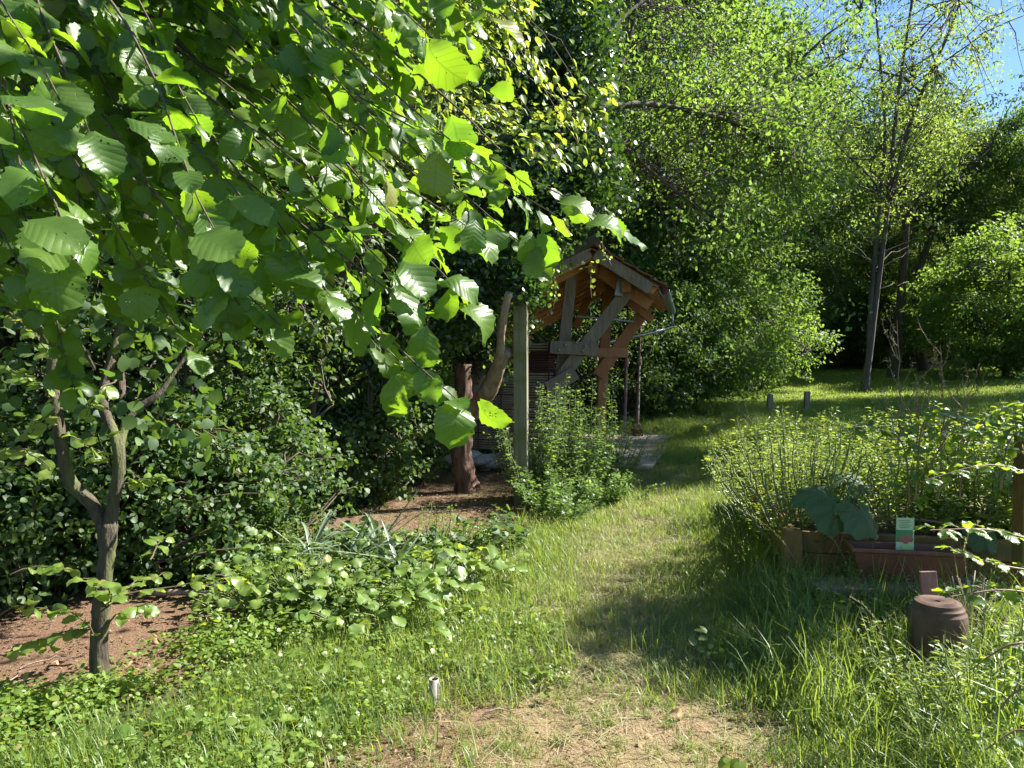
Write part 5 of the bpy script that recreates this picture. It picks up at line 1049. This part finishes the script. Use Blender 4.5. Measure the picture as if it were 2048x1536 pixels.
p = rand_pts(420, -.6, 1.3, 2.3, 3.8, lambda x, y: soil_mask(x, y) * .8); scatter('sparse_grass', 'sparse small grass tufts on the bare earth', tufts('small_tuft', 4, 22, .05, .04, .12, .004, 1.2, GRASS), p, rng.uniform(.5, 1.1, len(p)), GRASS)
# ground cover weeds: little round leaved plants
def weed_src(name, k, nl_, h, leaf, tm, m_):
    ms = []
    for i in range(k):
        g = G(); a = rng.uniform(0, 6.28, nl_); r = .11 * np.sqrt(rng.random(nl_)); pos = np.column_stack([np.cos(a) * r, np.sin(a) * r, h * rng.uniform(.2, 1, nl_)])
        place_leaves(g, pos, np.column_stack([np.cos(a), np.sin(a), rng.uniform(-.4, .3, nl_)]) + rng.normal(0, .4, (nl_, 3)), np.array([0, -.1, 1]) + rng.normal(0, .3, (nl_, 3)), leaf * rng.uniform(.6, 1.2, nl_), tm); ms.append(g.mesh(name, m_))
    return source(name, ms)
WS = weed_src('ground_weed', 6, 34, .09, .024, MIDW, WEED); WB = weed_src('ground_weed_big', 5, 18, .14, .05, MIDW, BRIGHT); WF = weed_src('ivy_carpet', 5, 24, .12, .05, MIDW, SHRUB)
def wd1(x, y): return np.clip(sst(-.1, -.5, x - leftedge(y) - .35 * (fbm(x * 1.6, y * 1.6, 55) - .3)) * sst(4.6, 4.0, y) * (x > -2.6) * (1 - soil_mask(x, y)) + .12 * gd(x, y) * (y < 4.5) * (x < .2), 0, 1)
p = rand_pts(5200, -2.8, .6, 2.3, 4.8, wd1); scatter('ground_cover', 'bright small leaved ground cover weeds at the lower left', WS, p, rng.uniform(.7, 1.3, len(p)), WEED, .2)
p = rand_pts(800, -3, 3, 2.3, 6, lambda x, y: .5 * wd1(x, y) + .06 * gd(x, y)); scatter('broad_weeds', 'larger leaved weeds among the grass', WB, p, rng.uniform(.6, 1.1, len(p)), BRIGHT, .2)
def wd2(x, y): return np.clip(sst(.1, -.5, x - leftedge(y)) * (1 - soil_mask(x, y)), 0, 1) * ((y > 4.4) | (x < -2.4))
p = rand_pts(9000, -9, 1.5, 3.4, 12, wd2); scatter('undergrowth', 'dark leafy undergrowth covering the floor of the thicket', WF, p, rng.uniform(.8, 1.6, len(p)), SHRUB, .25)
LS = []; LITM = leaf_mat('litter_scraps', (.07, .04, .025), (.24, .15, .09), (.1, .06, .03), rough=.8, tf=.1)
for i in range(5):
    g = G(); k = 16; a = rng.uniform(0, 6.28, k); r_ = .16 * np.sqrt(rng.random(k)); place_leaves(g, np.column_stack([np.cos(a) * r_, np.sin(a) * r_, rng.uniform(.0, .015, k)]), rdir(k) * (1, 1, .3), np.array([0, 0, 1]) + rng.normal(0, .3, (k, 3)), rng.uniform(.008, .026, k), MID); LS.append(g.mesh('litter', LITM))
LITS = source('litter', LS)
p = rand_pts(2600, -5, 1.5, 2.3, 11, lambda x, y: np.clip((soil_mask(x, y) * (x < -.2) + .5 * (1 - gd(x, y)) * (x < leftedge(y))) * .7 + soil_mask(x, y) * .12, 0, 1), .004); scatter('leaf_litter', 'small brown leaf scraps and litter on the bare earth', LITS, p, rng.uniform(.6, 1.2, len(p)), LITM, .05)
# seed stalks over the tall grass
ms = []
for i in range(5):
    g = G(); h = .75 + .1 * i; lean = .12 + .06 * i; c = curve((0, 0, 0), (lean, 0, h), (-.03, 0, .03), 10); c[-3:, 0] += [.01, .04, .09]; c[-3:, 2] -= [0, .01, .04]; tube(g, c, np.linspace(.0016, .0008, 10), 3, cap=False)
    k = 34; f = rng.uniform(6, 8.99, k); j = f.astype(int); pp = c[j] + (c[j + 1] - c[j]) * (f - j)[:, None]; place_leaves(g, pp, np.column_stack([rng.normal(0, .4, k) + .3, rng.normal(0, .4, k), np.ones(k)]), rdir(k), rng.uniform(.01, .02, k), SIMPN); ms.append(g.mesh('seed_stalk', STALK))
SS = source('seed_stalk', ms)
p = rand_pts(900, .9, 6, 2.6, 16, lambda x, y: tall_d(x, y) * .5); scatter('seed_stalks', 'thin pale grass seed stalks above the tall grass', SS, p, rng.uniform(.6, 1.0, len(p)), STALK, .3)
